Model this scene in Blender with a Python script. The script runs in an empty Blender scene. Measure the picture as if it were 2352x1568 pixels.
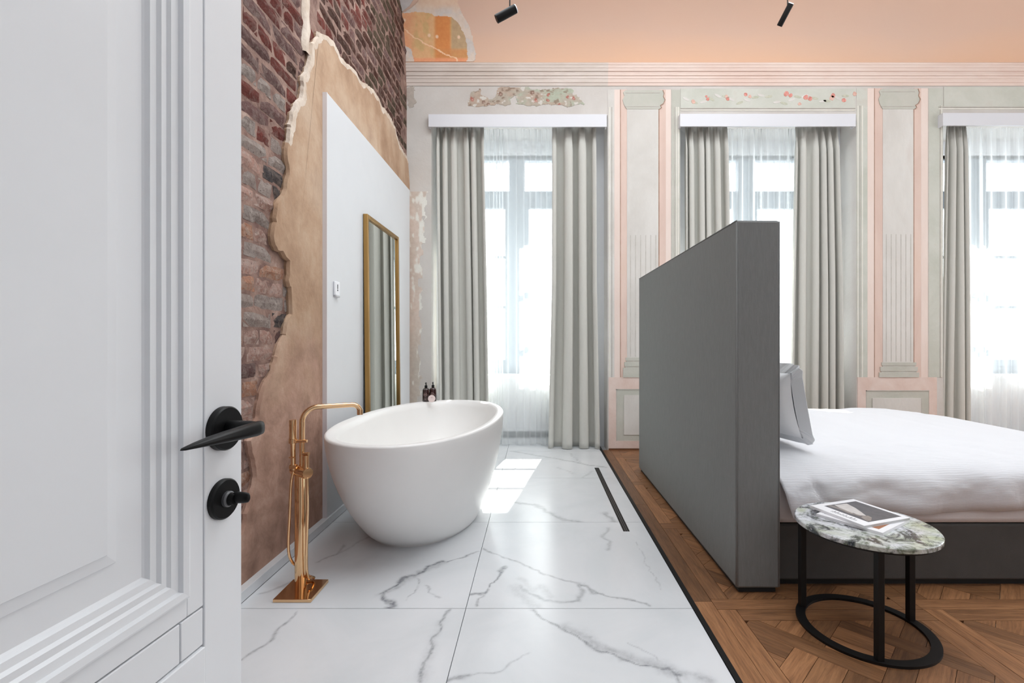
import bpy, bmesh, math, random
import numpy as np
from mathutils import Vector, Matrix

random.seed(7)
RNG = np.random.default_rng(11)
scene = bpy.context.scene
COL = scene.collection

# ------------------------------------------------------------------ camera
F, CX, CY, H = 1100.0, 1232.0, 781.0, 1.2      # focal length in px, principal point, eye height
cam_d = bpy.data.cameras.new('camera')
cam_d.sensor_width = 36.0
cam_d.lens = F / 2352.0 * 36.0
cam_d.shift_x = -(CX - 1176.0) / 2352.0
cam_d.shift_y = -(784.0 - CY) / 2352.0
cam_d.clip_start = 0.02
cam_d.clip_end = 300
cam = bpy.data.objects.new('camera', cam_d)
cam.location = (0, 0, H)
cam.rotation_euler = (math.radians(90), 0, 0)
COL.objects.link(cam)
scene.camera = cam

# ------------------------------------------------------------------ world, sun, lights, exposure
world = bpy.data.worlds.new('world')
scene.world = world
world.use_nodes = True
wn = world.node_tree
bg = wn.nodes['Background']
bg.inputs['Color'].default_value = (0.93, 0.97, 1.0, 1)
bg.inputs['Strength'].default_value = 5.0

SUN_DIR = Vector((-0.196, -1.0, -1.07)).normalized()
sun_d = bpy.data.lights.new('sun', 'SUN')
sun_d.energy = 36.0
sun_d.angle = math.radians(0.6)
sun_d.color = (1.0, 0.96, 0.90)
sun = bpy.data.objects.new('sun', sun_d)
sun.rotation_euler = SUN_DIR.to_track_quat('-Z', 'Y').to_euler()
COL.objects.link(sun)


def area_light(name, loc, direction, sx, sy, power, color=(1, 1, 1), portal=False):
    d = bpy.data.lights.new(name, 'AREA')
    d.shape = 'RECTANGLE'
    d.size, d.size_y = sx, sy
    d.energy = power
    d.color = color
    if portal:
        d.cycles.is_portal = True
    o = bpy.data.objects.new(name, d)
    o.location = loc
    o.rotation_euler = Vector(direction).to_track_quat('-Z', 'Y').to_euler()
    COL.objects.link(o)
    return o


WIN = [(-1.15, 0.78, -0.24), (1.57, 3.50, 2.59), (4.45, 6.38, 5.46)]   # niche left, niche right, mullion centre
for (a, b, c) in WIN:
    area_light('daylight_portal', ((a + b) / 2, 6.5, 2.1), (0, -1, 0), 1.9, 3.2, 1.0, portal=True)
area_light('side_fill', (7.1, 2.6, 2.2), (-1, 0, -0.02), 3.5, 3.0, 90.0, (0.92, 0.97, 1.0))  # added fill from the right; no window is built there
area_light('ceiling_fill', (0.9, 2.6, 4.95), (0, 0, -1), 5.0, 2.6, 158.0, (0.91, 0.965, 1.0))  # broad fill added under the ceiling to brighten the room, no fitting
# added fill: one long soft light brightening the vault, standing in for spotlight wash
area_light('uplight_fill', (2.4, 3.3, 3.7), (0, 0.25, 1), 7.0, 0.6, 18.0, (0.98, 0.99, 1.0))
area_light('corridor_fill', (0.0, -1.3, 2.5), (0, 0.35, -1), 0.9, 0.9, 1.0, (1.0, 0.98, 0.96))  # unseen fill added in the corridor behind the camera

vs = scene.view_settings
scene.display_settings.display_device = 'sRGB'
vs.view_transform = 'Standard'
vs.look = 'None'
vs.exposure = 0.12
vs.gamma = 1.0
vs.use_curve_mapping = False
scene.cycles.max_bounces = 10
scene.cycles.diffuse_bounces = 6
scene.cycles.transparent_max_bounces = 16
scene.cycles.caustics_reflective = False
scene.cycles.caustics_refractive = False
scene.cycles.sample_clamp_indirect = 6.0


# ------------------------------------------------------------------ material helpers
def lin(c):
    return tuple(((v / 255.0) / 12.92 if v / 255.0 <= 0.04045 else (((v / 255.0) + 0.055) / 1.055) ** 2.4) for v in c)


def new_mat(name):
    m = bpy.data.materials.new(name)
    m.use_nodes = True
    nt = m.node_tree
    for n in list(nt.nodes):
        nt.nodes.remove(n)
    out = nt.nodes.new('ShaderNodeOutputMaterial')
    return m, nt, out


def node(nt, typ, **kw):
    n = nt.nodes.new(typ)
    for k, v in kw.items():
        if k in n.inputs:
            n.inputs[k].default_value = v
        else:
            setattr(n, k, v)
    return n


def mixrgb(nt, fac, a, b, blend='MIX'):
    n = nt.nodes.new('ShaderNodeMix')
    n.data_type = 'RGBA'
    n.blend_type = blend
    for sock, v in ((0, fac), (6, a), (7, b)):
        if isinstance(v, (tuple, list)):
            n.inputs[sock].default_value = tuple(v) + (1,) if len(v) == 3 else v
        elif isinstance(v, (int, float)):
            n.inputs[sock].default_value = v
        else:
            nt.links.new(v, n.inputs[sock])
    return n.outputs[2]


def ramp(nt, fac, stops):
    n = nt.nodes.new('ShaderNodeValToRGB')
    els = n.color_ramp.elements
    while len(els) < len(stops):
        els.new(0.5)
    for e, (p, c) in zip(els, stops):
        e.position = p
        e.color = tuple(c) + (1,)
    nt.links.new(fac, n.inputs['Fac'])
    return n.outputs['Color']


def noise(nt, vec, scale, detail=4, rough=0.55, dist=0.0):
    n = node(nt, 'ShaderNodeTexNoise', Scale=scale, Detail=detail, Roughness=rough, Distortion=dist)
    if vec is not None:
        nt.links.new(vec, n.inputs['Vector'])
    return n.outputs['Fac']


def position(nt, scale=(1, 1, 1)):
    g = nt.nodes.new('ShaderNodeNewGeometry')
    m = nt.nodes.new('ShaderNodeMapping')
    m.inputs['Scale'].default_value = scale
    nt.links.new(g.outputs['Position'], m.inputs['Vector'])
    return m.outputs['Vector']


def objcoord(nt, scale=(1, 1, 1)):
    g = nt.nodes.new('ShaderNodeTexCoord')
    m = nt.nodes.new('ShaderNodeMapping')
    m.inputs['Scale'].default_value = scale
    nt.links.new(g.outputs['Object'], m.inputs['Vector'])
    return m.outputs['Vector']


def bsdf(nt, out, color, rough=0.5, metal=0.0, bump=None, bump_d=0.01, bump_s=0.5, coat=0.0, spec=0.5):
    p = nt.nodes.new('ShaderNodeBsdfPrincipled')
    if isinstance(color, tuple):
        p.inputs['Base Color'].default_value = color + (1,)
    else:
        nt.links.new(color, p.inputs['Base Color'])
    if isinstance(rough, (int, float)):
        p.inputs['Roughness'].default_value = rough
    else:
        nt.links.new(rough, p.inputs['Roughness'])
    p.inputs['Metallic'].default_value = metal
    p.inputs['Coat Weight'].default_value = coat
    p.inputs['Specular IOR Level'].default_value = spec
    if bump is not None:
        b = node(nt, 'ShaderNodeBump', Strength=bump_s, Distance=bump_d)
        nt.links.new(bump, b.inputs['Height'])
        nt.links.new(b.outputs['Normal'], p.inputs['Normal'])
    nt.links.new(p.outputs['BSDF'], out.inputs['Surface'])
    return p


def simple(name, rgb, rough=0.5, metal=0.0, var=0.0, vscale=6.0, bump=0.0, bscale=60.0, coat=0.0, spec=0.5, stretch=(1, 1, 1)):
    """plain material with slight noise variation of colour and fine relief"""
    m, nt, out = new_mat(name)
    c = lin(rgb)
    pos = position(nt, stretch)
    col = c
    if var > 0:
        n = noise(nt, pos, vscale, 5)
        col = ramp(nt, n, [(0.3, tuple(v * (1 - var) for v in c)), (0.7, tuple(min(1, v * (1 + var)) for v in c))])
    bn = noise(nt, pos, bscale, 5) if bump > 0 else None
    bsdf(nt, out, col, rough, metal, bn, 0.01, bump, coat, spec)
    return m


def mottled(name, a, b, c=None, scale=3.0, rough=0.85, bump=0.15, bscale=40, stretch=(1, 1, 1), detail=8):
    m, nt, out = new_mat(name)
    pos = position(nt, stretch)
    n = noise(nt, pos, scale, detail, 0.62, 0.4)
    stops = [(0.36, lin(a)), (0.62, lin(b))]
    if c:
        stops.append((0.78, lin(c)))
    col = ramp(nt, n, stops)
    bsdf(nt, out, col, rough, 0, noise(nt, pos, bscale, 6), 0.01, bump)
    return m


# ------------------------------------------------------------------ mesh helpers
class MB:
    def __init__(self):
        self.v, self.f, self.mi = [], [], []

    def add(self, verts, faces, mi=0):
        o = len(self.v)
        self.v += [tuple(p) for p in verts]
        for f in faces:
            self.f.append([i + o for i in f])
            self.mi.append(mi)
        return self

    def box(self, x0, x1, y0, y1, z0, z1, mi=0):
        v = [(x0, y0, z0), (x1, y0, z0), (x1, y1, z0), (x0, y1, z0), (x0, y0, z1), (x1, y0, z1), (x1, y1, z1), (x0, y1, z1)]
        f = [(0, 3, 2, 1), (4, 5, 6, 7), (0, 1, 5, 4), (1, 2, 6, 5), (2, 3, 7, 6), (3, 0, 4, 7)]
        return self.add(v, f, mi)

    def tube(self, pts, r, n=12, caps=True, mi=0):
        pts = [Vector(p) for p in pts]
        rs = r if isinstance(r, (list, tuple)) else [r] * len(pts)
        base = len(self.v)
        up = None
        for i, p in enumerate(pts):
            if i == 0:
                t = pts[1] - pts[0]
            elif i == len(pts) - 1:
                t = pts[-1] - pts[-2]
            else:
                t = (pts[i + 1] - p).normalized() + (p - pts[i - 1]).normalized()
            t.normalize()
            if up is None:
                a = Vector((0, 0, 1)) if abs(t.z) < 0.9 else Vector((1, 0, 0))
                u = t.cross(a).normalized()
            else:
                u = (up - t * up.dot(t)).normalized()
            w = t.cross(u)
            up = u
            for k in range(n):
                an = 2 * math.pi * k / n
                self.v.append(tuple(p + u * math.cos(an) * rs[i] + w * math.sin(an) * rs[i]))
        for i in range(len(pts) - 1):
            for k in range(n):
                a = base + i * n + k
                b = base + i * n + (k + 1) % n
                self.f.append([a, b, b + n, a + n])
                self.mi.append(mi)
        if caps:
            self.f.append([base + k for k in range(n)][::-1])
            self.mi.append(mi)
            self.f.append([base + (len(pts) - 1) * n + k for k in range(n)])
            self.mi.append(mi)
        return self

    def lathe(self, prof, n=32, c=(0, 0, 0), M=None, sx=1.0, sy=1.0, mi=0):
        """prof list of (r, z) revolved about z"""
        base = len(self.v)
        for (r, z) in prof:
            for k in range(n):
                an = 2 * math.pi * k / n
                p = Vector((r * sx * math.cos(an), r * sy * math.sin(an), z))
                if M is not None:
                    p = M @ p
                self.v.append((p.x + c[0], p.y + c[1], p.z + c[2]))
        for i in range(len(prof) - 1):
            for k in range(n):
                a = base + i * n + k
                b = base + i * n + (k + 1) % n
                self.f.append([a, b, b + n, a + n])
                self.mi.append(mi)
        if prof[0][0] > 1e-5:
            self.f.append([base + k for k in range(n)][::-1])
            self.mi.append(mi)
        if prof[-1][0] > 1e-5:
            self.f.append([base + (len(prof) - 1) * n + k for k in range(n)])
            self.mi.append(mi)
        return self

    def grid(self, P, mi=0, closed_u=False):
        """P array (nu, nv, 3)"""
        nu, nv = P.shape[:2]
        base = len(self.v)
        self.v += [tuple(p) for p in P.reshape(-1, 3).tolist()]
        for i in range(nu - (0 if closed_u else 1)):
            j = (i + 1) % nu
            for k in range(nv - 1):
                self.f.append([base + i * nv + k, base + j * nv + k, base + j * nv + k + 1, base + i * nv + k + 1])
                self.mi.append(mi)
        return self

    def prism(self, poly, fn, d0, d1, mi=0):
        """poly list of (a,b), fn(a,b,d)->xyz"""
        n = len(poly)
        v = [fn(a, b, d0) for a, b in poly] + [fn(a, b, d1) for a, b in poly]
        f = [list(range(n))[::-1], list(range(n, 2 * n))]
        f += [[i, (i + 1) % n, (i + 1) % n + n, i + n] for i in range(n)]
        return self.add(v, f, mi)


def link(name, me, parent=None, M=None):
    o = bpy.data.objects.new(name, me)
    COL.objects.link(o)
    if parent is not None:
        o.parent = parent
    return o


def build(name, mb, mats, parent=None, smooth=False, angle=None, bevel=0.0, fix=True, solid=0.0, subsurf=0, loc=None):
    me = bpy.data.meshes.new(name)
    v = mb.v
    if loc is not None:
        v = [(p[0] - loc[0], p[1] - loc[1], p[2] - loc[2]) for p in v]
    me.from_pydata(v, [], mb.f)
    if not isinstance(mats, (list, tuple)):
        mats = [mats]
    for m in mats:
        me.materials.append(m)
    if len(mats) > 1:
        me.polygons.foreach_set('material_index', mb.mi)
    if fix:
        bm = bmesh.new()
        bm.from_mesh(me)
        bmesh.ops.recalc_face_normals(bm, faces=bm.faces)
        bm.to_mesh(me)
        bm.free()
    if smooth:
        if angle:
            me.shade_smooth()
            me.set_sharp_from_angle(angle=math.radians(angle))
        else:
            me.shade_smooth()
    me.update()
    o = link(name, me, parent)
    if loc is not None:
        o.location = loc
    if bevel:
        b = o.modifiers.new('bevel', 'BEVEL')
        b.width = bevel
        b.segments = 2
        b.limit_method = 'ANGLE'
        b.angle_limit = math.radians(50)
        me.shade_smooth()
        me.set_sharp_from_angle(angle=math.radians(40))
    if solid:
        s = o.modifiers.new('thickness', 'SOLIDIFY')
        s.thickness = solid
        s.offset = 0
    if subsurf:
        s = o.modifiers.new('subdivision', 'SUBSURF')
        s.levels = s.render_levels = subsurf
    return o


def empty(name, loc, rotz=0.0):
    o = bpy.data.objects.new(name, None)
    o.location = loc
    o.rotation_euler = (0, 0, rotz)
    o.empty_display_size = 0.05
    COL.objects.link(o)
    return o


def tag(o, label, cat, group=None):
    o['label'] = label
    o['category'] = cat
    if group:
        o['group'] = group
    return o


def struct(o):
    o['kind'] = 'structure'
    return o


def smoothstep(a, b, x):
    t = np.clip((x - a) / (b - a), 0, 1)
    return t * t * (3 - 2 * t)


class VNoise:
    """value noise on numpy arrays"""

    def __init__(self, seed):
        self.t = np.random.default_rng(seed).random((256, 256))

    def __call__(self, x, y):
        xi, yi = np.floor(x).astype(int), np.floor(y).astype(int)
        fx, fy = x - xi, y - yi
        fx, fy = fx * fx * (3 - 2 * fx), fy * fy * (3 - 2 * fy)
        g = lambda i, j: self.t[i % 256, j % 256]
        return (g(xi, yi) * (1 - fx) + g(xi + 1, yi) * fx) * (1 - fy) + (g(xi, yi + 1) * (1 - fx) + g(xi + 1, yi + 1) * fx) * fy

    def fbm(self, x, y, o=4):
        s, a, t = 0, 1.0, 0
        for k in range(o):
            s = s + a * self(x * 2 ** k + 17.3 * k, y * 2 ** k + 5.1 * k)
            t += a
            a *= 0.5
        return s / t


VN = VNoise(3)


def seg_dist(X, Y, poly):
    """distance of points to a polyline and the parameter along it"""
    best = np.full(X.shape, 1e9)
    tt = np.zeros(X.shape)
    n = len(poly) - 1
    for i in range(n):
        ax, ay = poly[i]
        bx, by = poly[i + 1]
        dx, dy = bx - ax, by - ay
        t = np.clip(((X - ax) * dx + (Y - ay) * dy) / (dx * dx + dy * dy + 1e-12), 0, 1)
        d = np.hypot(X - ax - t * dx, Y - ay - t * dy)
        m = d < best
        best = np.where(m, d, best)
        tt = np.where(m, (i + t) / n, tt)
    return best, tt


def in_poly(X, Y, poly):
    X, Y = np.asarray(X, float), np.asarray(Y, float)
    r = np.zeros(X.shape, bool)
    n = len(poly)
    for i in range(n):
        x1, y1 = poly[i]
        x2, y2 = poly[(i + 1) % n]
        c = ((y1 > Y) != (y2 > Y)) & (X < (x2 - x1) * (Y - y1) / (y2 - y1 + 1e-12) + x1)
        r ^= c
    return r


# pixel of the photograph -> point on a plane of the room
def floor_pt(px, py):
    Y = F * H / (py - CY)
    return ((px - CX) * Y / F, Y)


def wall_pt(px, py, X):            # on a plane x = X (left wall) -> (y, z)
    Y = X * F / (px - CX)
    return (Y, H + (CY - py) * Y / F)


BW = 5.24                           # face of the window wall


def bx(px, Y=BW):
    return (px - CX) * Y / F


def bz(py, Y=BW):
    return H + (CY - py) * Y / F


# ------------------------------------------------------------------ materials
M_white_wall = simple('white_wall_paint', (232, 233, 236), 0.6, var=0.02, bump=0.02)
M_white_panel = simple('white_panel_paint', (218, 220, 223), 0.45, var=0.01)
M_white_trim = simple('white_lacquer', (238, 239, 243), 0.4)
M_pelmet = simple('pelmet_lacquer', (216, 217, 222), 0.4)
M_door = simple('door_lacquer', (230, 232, 235), 0.38, var=0.01, bump=0.01, bscale=25)
M_black = simple('black_metal', (9, 9, 10), 0.42, spec=0.25)
M_black_satin = simple('black_powder_coat', (16, 15, 15), 0.5, spec=0.3)
M_charcoal = simple('dark_plinth', (18, 17, 17), 0.7)
M_gold = simple('polished_gold', (232, 192, 148), 0.08, 1.0)
M_brass = simple('brushed_brass', (176, 138, 84), 0.32, 1.0, var=0.12, vscale=20, stretch=(1, 1, 0.1))
M_tub = simple('white_stone_resin', (241, 240, 238), 0.35, var=0.01)
M_linen = simple('white_linen', (244, 245, 247), 0.85, bump=0.1, bscale=300)
M_mattress = simple('mattress_ticking', (214, 208, 208), 0.9, bump=0.1, bscale=200)

# window wall paint
M_plaster = mottled('limewashed_plaster', (196, 190, 184), (214, 210, 206), scale=1.6)
M_plaster_w = mottled('whitewashed_plaster', (195, 189, 183), (209, 205, 200), scale=1.0)
M_pier = mottled('pale_grey_fresco', (203, 199, 193), (216, 213, 208), scale=2.4)
M_shaft = mottled('pale_stone_fresco', (205, 201, 195), (218, 215, 210), (209, 200, 193), scale=2.2, stretch=(1, 1, 0.5))
M_pink_l = mottled('light_pink_fresco', (226, 207, 197), (231, 215, 206), scale=3, stretch=(1, 1, 0.4))
M_pink_d = mottled('deep_pink_fresco', (212, 186, 174), (222, 199, 187), (220, 194, 178), scale=2.4, stretch=(1, 1, 0.35))
M_pink_dado = mottled('dado_pink_fresco', (217, 193, 182), (226, 208, 199), scale=4)
M_green = mottled('sage_fresco', (190, 192, 181), (202, 203, 194), (197, 191, 181), scale=2.6)
M_greygreen = mottled('grey_sage_fresco', (186, 187, 176), (197, 195, 186), scale=3.2)
M_line_b = mottled('umber_line_fresco', (160, 128, 110), (176, 146, 128), scale=9)
M_line_g = mottled('grey_line_fresco', (178, 174, 165), (190, 186, 178), scale=9)
M_flute = mottled('flute_fresco', (190, 186, 178), (202, 198, 191), scale=9)
M_ivory = mottled('ivory_line_fresco', (222, 219, 208), (230, 227, 219), scale=9)
M_flower = mottled('rose_fresco', (196, 120, 110), (222, 160, 148), scale=50)
M_flower_l = mottled('faded_rose_fresco', (205, 160, 146), (222, 186, 172), scale=50)
M_leafp = mottled('faded_leaf_fresco', (176, 180, 160), (196, 194, 178), scale=40)
M_corn_grey = mottled('cornice_grey_plaster', (203, 190, 180), (217, 206, 198), scale=3, stretch=(0.4, 1, 1))
M_corn_pink = mottled('cornice_pink_plaster', (220, 195, 183), (228, 210, 200), scale=3, stretch=(0.3, 1, 1))


def vertex_paint(name, rough=0.85, bump=0.12, bscale=45):
    """colour attribute 'paint' painted once on the surface (flat fresco)"""
    m, nt, out = new_mat(name)
    a = nt.nodes.new('ShaderNodeAttribute')
    a.attribute_name = 'paint'
    pos = position(nt)
    n = noise(nt, pos, 25, 6)
    col = mixrgb(nt, 0.18, a.outputs['Color'], ramp(nt, n, [(0.3, (0.25, 0.25, 0.25)), (0.7, (0.75, 0.75, 0.75))]), 'OVERLAY')
    bsdf(nt, out, col, rough, 0, noise(nt, pos, bscale, 6), 0.01, bump)
    return m


M_fresco = vertex_paint('fresco_paint')


def cove_material():
    m, nt, out = new_mat('peach_cove_fresco')
    pos = position(nt, (0.5, 1, 1))
    n1 = noise(nt, pos, 1.1, 5, 0.5)
    n2 = noise(nt, position(nt, (0.25, 1, 1)), 2.2, 6, 0.6)
    g = nt.nodes.new('ShaderNodeNewGeometry')
    sx = nt.nodes.new('ShaderNodeSeparateXYZ')
    nt.links.new(g.outputs['Position'], sx.inputs[0])
    mr = node(nt, 'ShaderNodeMapRange')
    mr.inputs['From Min'].default_value = 4.2
    mr.inputs['From Max'].default_value = 4.75
    nt.links.new(sx.outputs['Z'], mr.inputs['Value'])
    ad = node(nt, 'ShaderNodeMath', operation='MULTIPLY_ADD')
    nt.links.new(n2, ad.inputs[0])
    ad.inputs[1].default_value = 0.9
    nt.links.new(mr.outputs[0], ad.inputs[2])
    col = ramp(nt, ad.outputs[0], [(0.45, lin((220, 178, 148))), (0.8, lin((219, 182, 158))), (1.0, lin((214, 182, 164)))])
    col = mixrgb(nt, 0.35, col, ramp(nt, n1, [(0.35, lin((228, 190, 164))), (0.65, lin((216, 190, 172)))]))
    bsdf(nt, out, col, 0.9, 0, noise(nt, pos, 30, 6), 0.01, 0.1)
    return m


M_cove = cove_material()
M_ceiling = mottled('ceiling_plaster', (228, 228, 228), (236, 236, 236), scale=1.2)

# left wall
M_mortar = mottled('old_mortar', (112, 84, 76), (156, 128, 116), (186, 166, 154), scale=9, bump=0.9, bscale=35, rough=0.95)


def brick_mat(name, a, b, smear, amt):
    m, nt, out = new_mat(name)
    pos = position(nt)
    oi = nt.nodes.new('ShaderNodeObjectInfo')
    n1 = noise(nt, pos, 14, 8, 0.7, 0.3)
    col = ramp(nt, n1, [(0.3, lin(a)), (0.68, lin(b))])
    hs = nt.nodes.new('ShaderNodeHueSaturation')
    mr = node(nt, 'ShaderNodeMapRange')
    mr.inputs['To Min'].default_value = 0.80
    mr.inputs['To Max'].default_value = 1.22
    nt.links.new(oi.outputs['Random'], mr.inputs['Value'])
    nt.links.new(mr.outputs[0], hs.inputs['Value'])
    nt.links.new(col, hs.inputs['Color'])
    n2 = noise(nt, pos, 30, 9, 0.75, 0.6)
    f = ramp(nt, n2, [(0.62 - amt * 0.4, (0, 0, 0)), (0.74 - amt * 0.25, (1, 1, 1))])
    col = mixrgb(nt, f, hs.outputs['Color'], lin(smear))
    n5 = noise(nt, position(nt, (1, 1, 1.4)), 7, 9, 0.72, 0.8)
    f5 = ramp(nt, n5, [(0.50, (0, 0, 0)), (0.66, (.8, .8, .8))])
    col = mixrgb(nt, f5, col, lin(tuple(v * .93 for v in smear)))
    n3 = noise(nt, pos, 75, 6, 0.7)
    f3 = ramp(nt, n3, [(0.32, (1, 1, 1)), (0.40, (0, 0, 0))])
    col = mixrgb(nt, f3, col, lin((70, 50, 44)))
    n4 = noise(nt, pos, 40, 10, 0.75)
    bsdf(nt, out, col, 0.95, 0, n4, 0.03, 1.0, spec=0.2)
    return m


M_brick = {
    'red': brick_mat('red_brick', (108, 54, 48), (142, 78, 70), (168, 138, 128), 0.2),
    'mauve': brick_mat('mauve_brick', (112, 80, 77), (140, 106, 102), (170, 148, 140), 0.35),
    'pink': brick_mat('pink_brick', (180, 134, 119), (214, 172, 157), (224, 200, 189), 0.45),
    'orange': brick_mat('orange_brick', (176, 124, 100), (208, 156, 130), (220, 190, 172), 0.4),
    'grey': brick_mat('lime_smeared_brick', (152, 134, 126), (182, 164, 155), (206, 192, 184), 0.45),
    'coal': brick_mat('charred_brick', (62, 58, 60), (98, 92, 92), (148, 132, 124), 0.35),
    'brown': brick_mat('brown_brick', (78, 50, 44), (104, 70, 61), (144, 122, 110), 0.25),
    'olive': brick_mat('olive_brick', (82, 68, 56), (108, 92, 76), (134, 118, 102), 0.3),
}


def plaster_brown():
    m, nt, out = new_mat('ochre_plaster')
    pos = position(nt, (1, 1, 0.8))
    n1 = noise(nt, pos, 4.5, 10, 0.68, 0.2)
    n1b = noise(nt, position(nt), 1.7, 4, 0.5, 0.3)
    c1 = ramp(nt, n1, [(0.32, lin((150, 118, 94))), (0.5, lin((184, 153, 126))), (0.68, lin((206, 182, 158)))])
    c1 = mixrgb(nt, 0.5, c1, ramp(nt, n1b, [(0.35, lin((158, 124, 98))), (0.5, lin((186, 156, 130))), (0.68, lin((208, 188, 168)))]))
    g = nt.nodes.new('ShaderNodeNewGeometry')
    sx = nt.nodes.new('ShaderNodeSeparateXYZ')
    nt.links.new(g.outputs['Position'], sx.inputs[0])
    n2 = noise(nt, position(nt), 2.2, 7, 0.6, 0.3)
    ad = node(nt, 'ShaderNodeMath', operation='MULTIPLY_ADD')
    nt.links.new(n2, ad.inputs[0])
    ad.inputs[1].default_value = -1.6
    nt.links.new(sx.outputs['Z'], ad.inputs[2])
    low = ramp(nt, ad.outputs[0], [(0.0, (1, 1, 1)), (0.6, (0, 0, 0))])
    n3 = noise(nt, position(nt), 6, 8, 0.65, 0.4)
    c2 = ramp(nt, n3, [(0.3, lin((140, 108, 92))), (0.55, lin((178, 142, 124))), (0.75, lin((200, 168, 150)))])
    col = mixrgb(nt, low, c1, c2)
    bsdf(nt, out, col, 0.85, 0, noise(nt, pos, 22, 8), 0.02, 0.35)
    return m


M_ochre = plaster_brown()
M_plaster_edge = mottled('lime_plaster_edge', (196, 176, 158), (220, 206, 192), scale=8, bump=0.5)

# fabrics
M_headboard = simple('grey_linen_upholstery', (126, 127, 126), 0.9, var=0.06, vscale=160, stretch=(1, 1, .12), bump=0.25, bscale=420, spec=0.25)
M_bedbase = simple('charcoal_linen_upholstery', (82, 80, 78), 0.9, var=0.06, vscale=9, bump=0.25, bscale=420, spec=0.25)


def drape_material():
    m, nt, out = new_mat('stone_grey_drape')
    pos = position(nt, (1, 1, 0.15))
    n = noise(nt, pos, 200, 2)
    col = ramp(nt, n, [(0.3, lin((204, 203, 196))), (0.7, lin((207, 206, 200)))])
    d = nt.nodes.new('ShaderNodeBsdfDiffuse')
    nt.links.new(col, d.inputs['Color'])
    t = nt.nodes.new('ShaderNodeBsdfTranslucent')
    nt.links.new(col, t.inputs['Color'])
    mx = node(nt, 'ShaderNodeMixShader', Fac=0.03)
    nt.links.new(d.outputs[0], mx.inputs[1])
    nt.links.new(t.outputs[0], mx.inputs[2])
    nt.links.new(mx.outputs[0], out.inputs['Surface'])
    return m


def sheer_material():
    m, nt, out = new_mat('white_voile')
    d = nt.nodes.new('ShaderNodeBsdfDiffuse')
    d.inputs['Color'].default_value = (0.9, 0.92, 0.92, 1)
    t = nt.nodes.new('ShaderNodeBsdfTranslucent')
    t.inputs['Color'].default_value = (0.93, 0.95, 0.95, 1)
    mx = node(nt, 'ShaderNodeMixShader', Fac=0.55)
    nt.links.new(d.outputs[0], mx.inputs[1])
    nt.links.new(t.outputs[0], mx.inputs[2])
    tr = nt.nodes.new('ShaderNodeBsdfTransparent')
    lw = node(nt, 'ShaderNodeLayerWeight', Blend=0.35)
    mr = node(nt, 'ShaderNodeMapRange')
    mr.inputs['To Min'].default_value = 0.42
    mr.inputs['To Max'].default_value = 0.95
    nt.links.new(lw.outputs['Facing'], mr.inputs['Value'])
    m2 = nt.nodes.new('ShaderNodeMixShader')
    nt.links.new(mr.outputs[0], m2.inputs[0])
    nt.links.new(tr.outputs[0], m2.inputs[1])
    nt.links.new(mx.outputs[0], m2.inputs[2])
    nt.links.new(m2.outputs[0], out.inputs['Surface'])
    return m


def glass_material():
    m, nt, out = new_mat('window_glass')
    tr = nt.nodes.new('ShaderNodeBsdfTransparent')
    tr.inputs['Color'].default_value = (0.96, 0.98, 0.98, 1)
    gl = node(nt, 'ShaderNodeBsdfGlossy', Roughness=0.02)
    mx = node(nt, 'ShaderNodeMixShader', Fac=0.06)
    nt.links.new(tr.outputs[0], mx.inputs[1])
    nt.links.new(gl.outputs[0], mx.inputs[2])
    nt.links.new(mx.outputs[0], out.inputs['Surface'])
    return m


M_drape = drape_material()
M_sheer = sheer_material()
M_glass = glass_material()
M_winframe = simple('grey_window_paint', (120, 130, 140), 0.5)
M_mirror = simple('mirror_glass', (226, 230, 226), 0.01, 1.0)


def duvet_material():
    m, nt, out = new_mat('ribbed_white_cotton')
    pos = position(nt)
    w = node(nt, 'ShaderNodeTexWave', Scale=46.0, Distortion=1.6, Detail=2.0)
    w.wave_type = 'BANDS'
    w.bands_direction = 'Z'
    nt.links.new(pos, w.inputs['Vector'])
    w2 = node(nt, 'ShaderNodeTexWave', Scale=30.0, Distortion=1.6, Detail=2.0)
    w2.bands_direction = 'Y'
    nt.links.new(pos, w2.inputs['Vector'])
    ad = node(nt, 'ShaderNodeMath', operation='ADD')
    nt.links.new(w.outputs['Fac'], ad.inputs[0])
    nt.links.new(w2.outputs['Fac'], ad.inputs[1])
    bsdf(nt, out, lin((221, 222, 226)), 0.85, 0, ad.outputs[0], 0.004, 0.18, spec=0.2)
    return m


M_duvet = duvet_material()


def tile_material():
    m, nt, out = new_mat('polished_white_marble')
    a = nt.nodes.new('ShaderNodeAttribute')
    a.attribute_name = 'vein'
    pos = position(nt)
    n = noise(nt, pos, 45, 8, 0.7)
    mul = node(nt, 'ShaderNodeMath', operation='MULTIPLY')
    nt.links.new(a.outputs['Fac'], mul.inputs[0])
    nt.links.new(ramp(nt, n, [(0.3, (0.45, 0.45, 0.45)), (0.65, (1.15, 1.15, 1.15))]), mul.inputs[1])
    cl = noise(nt, pos, 1.8, 6, 0.6, 0.8)
    base = ramp(nt, cl, [(0.3, lin((212, 216, 219))), (0.65, lin((224, 226, 229)))])
    col = mixrgb(nt, mul.outputs[0], base, lin((104, 106, 114)))
    bsdf(nt, out, col, 0.21, 0, None, spec=0.4)
    return m


M_tile = tile_material()
M_grout = simple('grey_grout', (176, 176, 178), 0.8)


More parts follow.
